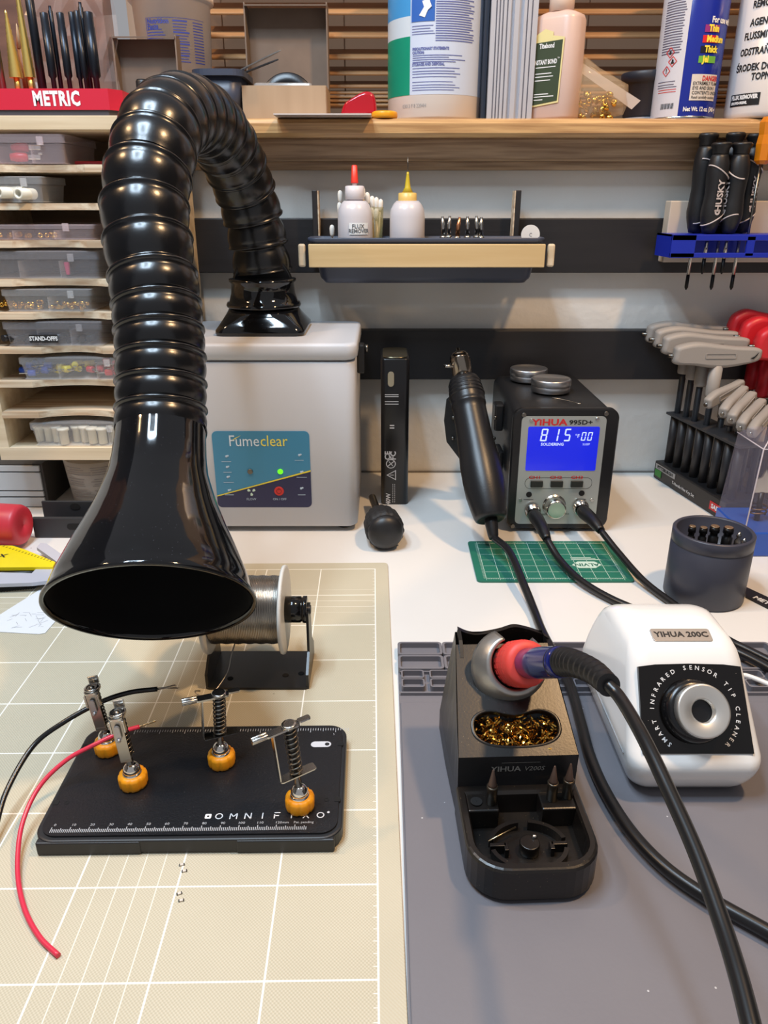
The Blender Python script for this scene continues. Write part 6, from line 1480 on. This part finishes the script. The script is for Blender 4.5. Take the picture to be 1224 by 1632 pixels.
# swabs
swc = thing('swab_cup', 'narrow clear cup holding cotton swabs behind the flux bottle', 'cup', (sx(598, .874, .3), .874, zf_))
part('cup', MB().lathe([(.0062, 0), (.0092, W(598, 330, .874)[2]-zf_), (.0086, W(598, 330, .874)[2]-zf_), (.0058, .001)], 24, cap=False), clear('cup_olive', (170, 160, 110), .35), swc, world=False)
sw_ = None
def swab(lab, px, py, y=.874, z0_=None, lean=0):
    global sw_
    top = W(px, py, y); z0_ = zf_+.002 if z0_ is None else z0_
    base = V((sx(598, y, .3)*.8+top[0]*.2, y, z0_)) if px > 560 else V((top[0], y, z0_))
    d__ = top-base; L_ = d__.length
    t = thing('cotton_swab', lab, 'cotton swab', base, 0, 'cotton swabs'); M = ZA(base, d__)
    part('stick', MB().cyl(.0009, 0, L_-.008, 8, M), mat('stick_pale', (214, 190, 150), .6), t)
    part('cotton_tip', MB().lathe([(.0010, L_-.013), (.0024, L_-.010), (.0028, L_-.004), (.0020, L_-.001), (.0003, L_)], 14, M), mat('cotton', (238, 232, 222), .9), t)
for i, (px, py, lab) in enumerate([(577, 296, 'cotton swab standing highest, just right of the flux bottle cap'), (585, 306, 'second cotton swab from the flux bottle cap'), (593, 312, 'third cotton swab from the flux bottle cap'), (600, 314, 'fourth cotton swab counting right from the flux bottle cap'), (607, 317, 'rightmost cotton swab of the cup'), (592, 330, 'low front cotton swab near the flux bottle shoulder'), (600, 331, 'low front cotton swab near the cup middle')]): swab(lab, px, py, .874-(.002 if i > 4 else 0)+0.0006*i)
swab('cotton swab leaning high at the left of the flux bottle cap', 542, 303, .876, zf_+.001); swab('low cotton swab at the left shoulder of the flux bottle', 541, 322, .876, zf_+.001); swab('single stubby cotton swab by the left end of the bin', 529, 358, .870, zf_+.001)
for i, (px, py, ln) in enumerate([(707, 345, -2), (716, 344, 1), (730, 346, 3), (746, 345, -1), (761, 344, -2), (768, 346, -1)]):
    lab = ['leftmost steel nozzle in the hanging bin', 'second steel nozzle from the left in the bin', 'steel nozzle with copper-coloured slanted tip', 'steel nozzle in the middle of the bin row', 'fifth steel nozzle, left of the last pair', 'rightmost steel nozzle of the bin row'][i]
    y = .860; x, z_t = W(px, py, y)[0], W(px, py, y)[2]
    t = thing('metal_nozzle', lab, 'nozzle', (x, y, zf_), 0, 'steel nozzles in the hanging bin'); h = z_t-zf_
    part('nozzle_body', MB().lathe([(.0030, 0), (.0030, h*.62), (.0036, h*.63), (.0036, h*.67), (.0026, h*.69)], 16), steel, t, world=False)
    part('nozzle_tip', MB().tube([(0, 0, h*.68), (ln*.0002, 0, h*.85), (ln*.0006, 0, h)], [.0026, .0022, .0013], 12), steel if i != 2 else mat('copper', (214, 150, 110), .3, 1.0), t, world=False)
p = W(845, 378, .868); dsk = thing('round_label_disc', 'round white disc standing at the right end of the bin', 'disc', (p[0], .868, zf_))
part('disc', MB().cyl(.0100, 0, .0025, 36, FRONT((p[0], .8695, W(845, 374, .868)[2]))), white, dsk)
part('disc_mark', MB().text('c', .008, FRONT((p[0], .8668, W(845, 373, .868)[2]))), greytxt, dsk)

# ================================================================== SCREWDRIVER RACK, RIGHT
xb0 = sx(1062, .885, .29)
rk = thing('rack_backing_board', 'light plywood backing board behind the blue screwdriver rack', 'board', (.44, .89, .26))
zk1, zk0 = W(1100, 320, .885)[2], W(1100, 418, .885)[2]
part('board', MB().box((xb0+.11, .8925, (zk0+zk1)/2), (.22, .017, zk1-zk0), .001), mat('ply_board_pale', (206, 194, 178), .55, col2=(196, 182, 164), nscale=30, stretch=(1, 1, .1)), rk)
bk = thing('screwdriver_rack', 'bright blue plastic rack screwed to the plywood board', 'tool rack', (.44, .86, .27))
yk = .836; zr1_, zr0_ = W(1130, 374, yk)[2], W(1130, 411, yk)[2]; xk0 = sx(1070, yk, .28); xk1 = xk0+.21
mblue = mat('rack_blue', (20, 42, 168), .38)
part('front_frame', MB().box(((xk0+xk1)/2, yk+.0015, zr1_-.003), (xk1-xk0, .003, .006), .0006).box(((xk0+xk1)/2, yk+.0015, zr0_+.0025), (xk1-xk0, .003, .005), .0006).box((xk0+.0125, yk+.0015, (zr0_+zr1_)/2), (.025, .003, zr1_-zr0_)).box((xk0+.083, yk+.0015, (zr0_+zr1_)/2), (.008, .003, zr1_-zr0_-.004)), mblue, bk)
part('top_plate', MB().box(((xk0+xk1)/2, (yk+.884)/2+.002, zr1_-.001), (xk1-xk0, .884-yk-.003, .002)), mblue, bk)
part('end_wall', MB().box((xk0+.0012, (yk+.884)/2+.002, (zr0_+zr1_)/2), (.0024, .884-yk-.003, zr1_-zr0_)), mblue, bk)
part('back_wall', MB().box(((xk0+xk1)/2, .8825, (zr0_+zr1_)/2), (xk1-xk0-.003, .0024, zr1_-zr0_-.003)), mblue, bk)
hus = mat('driver_black', (28, 28, 30), .42, bump=.03, bscale=800); stripe = mat('driver_stripe', (196, 186, 184), .5)
def husky(lab, pxt, pyt, y, pyb, rot, shaft_py, tipdark=True):
    top = W(pxt, pyt, y); zb__ = zr1_+.0006
    x = top[0]; H_ = top[2]-zb__; t = thing('precision_screwdriver', lab, 'screwdriver', (x, y, zb__), R(rot), 'black handled screwdrivers in the blue rack')
    r = .0112; pr = [(.0062, 0), (.0080, H_*.05), (.0106, H_*.16), (.0112, H_*.22), (.0103, H_*.34), (.0096, H_*.44), (.0102, H_*.55), (.0110, H_*.66), (.0104, H_*.78), (.0086, H_*.845), (.0078, H_*.87)]
    part('handle', MB().lathe(pr, 32), hus, t, world=False)
    part('swivel_cap', MB().lathe([(.0076, H_*.872), (.0080, H_*.885), (.0082, H_*.93), (.0100, H_*.96), (.0103, H_*.985), (.0085, H_)], 32), rubber, t, world=False)
    mb = MB()
    for (zc1, amp, rr0) in ((H_*.68, .0065, .0113), (H_*.155, -.0055, .0109)):
        P = []
        for i in range(25):
            a = -1.5+3.0*i/24; z_ = zc1-amp*math.sin(a*1.15); P.append(V((rr0*math.sin(a), -rr0*math.cos(a), z_)))
        mb.tube(P, .0007, 6)
    part('stripe', mb, stripe, t, world=False)
    part('logo_lettering', MB().text('HUSKY', .0092, RY(0) @ T(0, -.0112, H_*.42) @ FR((0, 0, 0), (0, 0, 1), (-1, 0, 0)), sx=1.05, bold=.0003).text('C', .007, T(0, -.0112, H_*.24) @ FR((0, 0, 0), (0, 0, 1), (-1, 0, 0)), bold=.0006), stripe, t, world=False)
    zz_ = W(pxt, shaft_py, y)[2]-zb__
    part('shaft', MB().cyl(.0018, zz_+.014, .004, 12), steel, t, world=False)
    part('tip', MB().lathe([(.0006, zz_), (.0020, zz_+.003), (.0019, zz_+.016)], 12), mat('tip_dark', (36, 34, 34), .4, .6), t, world=False)
    return t
husky('black and white screwdriver at the left end of the blue rack, rear row', 1130, 212, .872, 0, 50, 462)
husky('black screwdriver in the rack front row left, lettering facing', 1151, 227, .852, 0, 10, 437)
husky('black screwdriver in the rear row middle, mostly hidden', 1173, 211, .872, 0, -5, 462)
husky('black screwdriver in the rack front row right, stripes rising right', 1184, 227, .852, 0, -70, 437)
husky('black screwdriver in the rear row right, lettering facing', 1207, 213, .872, 0, 15, 462)
p = W(1226, 186, .845); od = thing('amber_screwdriver', 'transparent amber handled screwdriver at the right edge of rack', 'screwdriver', (p[0]+.003, .850, zr1_+.02))
part('handle', MB().lathe([(.005, W(1226, 262, .85)[2]), (.0085, W(1226, 256, .85)[2]), (.0092, W(1226, 230, .85)[2]), (.0080, W(1226, 215, .85)[2]), (.0092, W(1226, 195, .85)[2]), (.006, W(1226, 186, .85)[2])], 8, T(p[0]+.003, .85, 0), sm=False), mat('amber', (226, 134, 20), .12, coat=.5, alpha=.8), od)
part('shaft', MB().cyl(.0014, zr0_-.004+.004, W(1226, 260, .85)[2], 10, T(p[0]+.0015, .85, 0)), steeld, od)

# ================================================================== T-HANDLE HEX KEYS
P0 = V((.3410, .9000, 0)); P1 = V((.3690, .7540, 0)); dv = (P1-P0).normalized(); nv = V((-dv.y, dv.x, 0))     # nv points to +x side
if nv.x < 0: nv = -nv
hs_ = thing('hex_key_stand', 'black stand for T-handle hex keys with labelled side, right side', 'tool stand', ((P0+P1)/2+nv*.025))
Ms_ = Matrix.Identity(4)
for i in range(3): Ms_[i][0] = dv[i]; Ms_[i][1] = nv[i]; Ms_[i][2] = (0, 0, 1)[i]; Ms_[i][3] = P0[i]
# Ms_: x along the row toward the viewer, y to the right, z up
flip = Ms_.to_3x3().determinant() < 0
Lr = (P1-P0).length
def hb(mb, c, d, **k): return mb.box(c, d, k.get('b', 0), Ms_)
def fixn(mb):
    if flip: mb.f = [f[::-1] for f in mb.f]
    return mb
part('base', fixn(MB().box((Lr/2, .026, .0115), (Lr, .052, .0225), .0015, Ms_)), mat('stand_base', (30, 30, 32), .45), hs_)
part('top_plate', fixn(MB().box((Lr/2, .022, .084), (Lr-.004, .036, .0028), .0006, Ms_)), mat('stand_plate', (52, 52, 54), .5), hs_)
for k in range(8): part('guide_tube', fixn(MB().cyl(.0048, .022, .0826, 14, Ms_ @ T(.010+k*(Lr-.02)/7, .012, 0))), mat('guide_dark', (40, 40, 43), .5), hs_)
MF = FR(P0+V((0, 0, .0115))-nv*.0004, dv, (0, 0, 1))
lt_ = Lr
part('label_badge', MB().box((.026, .0055, 0), (.044, .0062, .0006), 0, MF), mat('badge_grey', (150, 150, 150), .5), hs_)
part('label_green', MB().box((.011, -.0025, 0), (.014, .0085, .0005), 0, MF), mat('badge_green', (48, 120, 44), .5), hs_)
part('label_red', MB().box((Lr-.017, -.001, 0), (.020, .0095, .0005), 0, MF), mat('badge_red', (196, 44, 48), .5), hs_)
part('label_text', MB().text('SAE', .0070, MF @ T(Lr-.017, -.001, .0006), sx=1.1, bold=.0003).text('T-Handle Hex Key Set', .0052, MF @ T(.068, -.0025, .0006), sx=1.0), whitetxt, hs_)
part('badge_text', MB().text('PITTSBURGH', .0056, MF @ T(.026, .0055, .0006), sx=1.1, bold=.0002), blacktxt, hs_)
tg = mat('handle_grey', (158, 152, 146), .5, bump=.03, bscale=700); tr_ = mat('handle_red', (204, 34, 44), .42)
def thandle(name, lab, base, ztop, half0, half1, hdir, thick, hh, m_, grp, stem=True, tipout=.006, pitch=0):
    t = thing(name, lab, 'hex key', (base[0], base[1], .024), 0, grp); hd = V((hdir[0], hdir[1], 0)).normalized(); sd = V((-hd.y, hd.x, 0))
    P = [(-half0, hh*.10), (-half0+hh*.12, hh*.42), (-half0*.55, hh*.62), (-half0*.1, hh*.52), (half1*.4, hh*.40), (half1*.92, hh*.34), (half1, hh*.10), (half1*.93, -hh*.28), (half1*.55, -hh*.50), (hh*.35, -hh*.62), (-hh*.35, -hh*.62), (-half0*.55, -hh*.50), (-half0+hh*.05, -hh*.42)]
    P = [tuple(q)[:2] for q in spline([(a, b, 0) for a, b in P+[P[0]]], 4)[:-1]]
    M = Matrix.Identity(4); yv = V((0, 0, 1)); zv = hd.cross(yv); hd3 = (hd*math.cos(R(pitch))+yv*math.sin(R(pitch))); yv = zv.cross(hd3)
    for i in range(3): M[i][0] = hd3[i]; M[i][1] = yv[i]; M[i][2] = zv[i]; M[i][3] = (base[0], base[1], ztop)[i]
    part('handle', MB().prism(P, -thick/2, thick/2, M, bev=thick*.28, sm=True), m_, t)
    part('key_end', MB().cyl(.0022, 0, tipout+.01, 6, M @ T(-half0+.01, -hh*.05, 0) @ RY(-PI/2)), steeld, t)
    if stem: part('stem', MB().lathe([(thick*.42, ztop-hh*2.1), (thick*.46, ztop-hh*2.0), (thick*.5, ztop-hh*.5)], 20, T(base[0], base[1], 0)), m_, t)
    part('shaft', MB().cyl(.0036 if thick > .011 else .0026, .0245, ztop-hh*.5, 12, T(base[0], base[1], 0)), mat('hex_steel_dark', (62, 66, 72), .4, .6), t)
    if thick > .011:
        pnl = MB().frame(rrect(.034, .0062, .001, 3), rrect(.032, .0042, .0008, 3), thick/2, thick/2+.0007, M @ T(.0, 0, 0)); part('raised_panel', pnl, m_, t)
    return t
def rowp(k, off=.012): return P0+dv*(.010+k*(Lr-.02)/7)+nv*off
grp = 'large grey T-handle hex keys'
bigs = [(0, .181, 'grey T-handle hex key farthest back, against the wall rail'), (1, .178, 'grey T-handle hex key, second from the wall'), (2, .174, 'grey T-handle hex key just behind the front large one'), (3, .166, 'front large grey T-handle hex key with raised panel and hanging hole')]
for k, zt__, lab in bigs:
    b_ = rowp(k, .014 if k < 3 else .018); L0, L1 = (.050, .047)
    t = thandle('hex_key', lab, b_, zt__, L0, L1, (1, .02), .0150, .0225, tg, grp)
    if k == 3: part('hanging_hole', MB().prism([(-.0035, -.003), (.001, -.0005), (.0048, .004), (.0035, .0005), (.0, -.0035)], .00745, .0078, FR((b_[0]+.0365, b_[1], zt__), (1, 0, 0), (0, 0, 1))), mat('cutout_black', (4, 4, 5), .8), t)
smalls = [(3.6, .126, .012), (4.4, .121, .014), (5.1, .1175, .016), (5.9, .113, .018), (6.6, .110, .022)]
labs = ['small grey hex key, first below the large handles, tip pointing left', 'small grey hex key, second of the front row', 'small grey hex key, third of the front row', 'small grey hex key, fourth of the front row', 'small grey hex key nearest the clear case']
for (k, zt__, off), lab in zip(smalls, labs):
    b_ = rowp(k, off+.016); thandle('small_hex_key', lab, b_, zt__, .032, .026, (.72, .75 if k > 4 else .40), .0112, .0140, tg, 'small grey T-handle hex keys', tipout=.002, pitch=18)
for i, (x, y, zt__, lab) in enumerate([(.438, .889, .188, 'red T-handle hex key at the back behind the grey ones'), (.443, .868, .183, 'red T-handle hex key in the middle behind the grey ones'), (.451, .846, .176, 'red T-handle hex key nearest the viewer at right edge')]):
    thandle('red_hex_key', lab, (x, y), zt__, .040, .05, (1, .05), .018, .034, tr_, 'red T-handle hex keys')
rs_ = thing('red_key_stand', 'black stand hidden behind, holding the red hex keys', 'tool stand', (.459, .85, 0))
part('block', MB().box((.459, .85, .0118), (.045, .11, .0235), .002).box((.459, .85, .10), (.036, .10, .003)).box((.459, .902, .06), (.036, .003, .08)), mat('stand_base', (30, 30, 32), .45), rs_)
# clear drill case with blue base
dc = thing('clear_drill_case', 'clear plastic case with blue base holding cutters, right edge', 'tool case', (.40, .70, 0))
ca0 = G(1140, 862, 0); dx0, dx1, dy0, dy1 = .3275, .44, .655, .735
dx0 = .3500; dy0 = .668; dy1 = .735
part('blue_base', MB().box(((dx0+dx1)/2, (dy0+dy1)/2, .013), (dx1-dx0, dy1-dy0, .0255), .0015), mat('case_blue', (38, 84, 176), .3, coat=.2), dc)
o_ = lambda sh_, z_: [(x, y, z_) for x, y in rrect(dx1-dx0-sh_, dy1-dy0-sh_, .004, 4, (dx0+dx1)/2, (dy0+dy1)/2)]
hc_ = W(1170, 690, .70)[2]
part('clear_cover', MB().rings([o_(.001, .0262), o_(.009, hc_-.008), o_(.026, hc_), ], False, True, False), clear('case_cover', (172, 166, 186), .15, .1), dc)
part('cover_edge', MB().tube([V((dx0+.0005, dy0+.001, .027)), V((dx0+.005, dy0+.005, hc_-.008)), V((dx0+.013, dy0+.013, hc_))], .0007, 6).tube([V((dx0+.005, dy0+.005, hc_-.008)), V((dx0+.005, dy1-.005, hc_-.008))], .0006, 6).tube([V((dx0+.013, dy0+.013, hc_)), V((dx1-.013, dy0+.013, hc_))], .0006, 6).tube([V((dx0+.005, dy0+.005, hc_-.008)), V((dx1-.005, dy0+.005, hc_-.008))], .0006, 6), clear('edge_clear', (224, 216, 222), .7, .1), dc)
part('warning_label', MB().box(((dx0+dx1)/2+.026, dy0-.0002, .0135), (.050, .0006, .0085)), whitetxt, dc)
part('warning_text', MB().text('WARNING: ALWAYS WEAR', .0030, FRONT(((dx0+dx1)/2+.026, dy0-.0008, .0155)), sx=1.1).bar(-.022, .022, -.0003, .0003, FRONT(((dx0+dx1)/2+.026, dy0-.0008, .0130))).bar(-.022, .018, -.0003, .0003, FRONT(((dx0+dx1)/2+.026, dy0-.0008, .0112))), blacktxt, dc)
for i, (x, lab) in enumerate([(.376, 'spade-shaped steel cutter bit in the clear case, left'), (.396, 'steel cutter bit in the clear case at the right edge')]):
    t = thing('spade_bit', lab, 'drill bit', (x, .700, .0257), 0, 'cutters in the clear case')
    part('shank', MB().cyl(.0028, 0, .03, 12), mat('shank_dark', (60, 56, 56), .35, .8), t, world=False)
    part('blade', MB().prism([(-.008, 0), (.008, 0), (.008, .014), (.003, .016), (0, .024), (-.003, .016), (-.008, .014)], -.0012, .0012, FRONT((0, 0, .030))), steel, t, world=False)
    part('coil', MB().tube([(.008*math.cos(a), .006*math.sin(a), .006+a*.0007) for a in [i_*.4 for i_ in range(40)]], .0010, 6), mat('coil_bronze', (120, 96, 76), .35, .9), t, world=False)
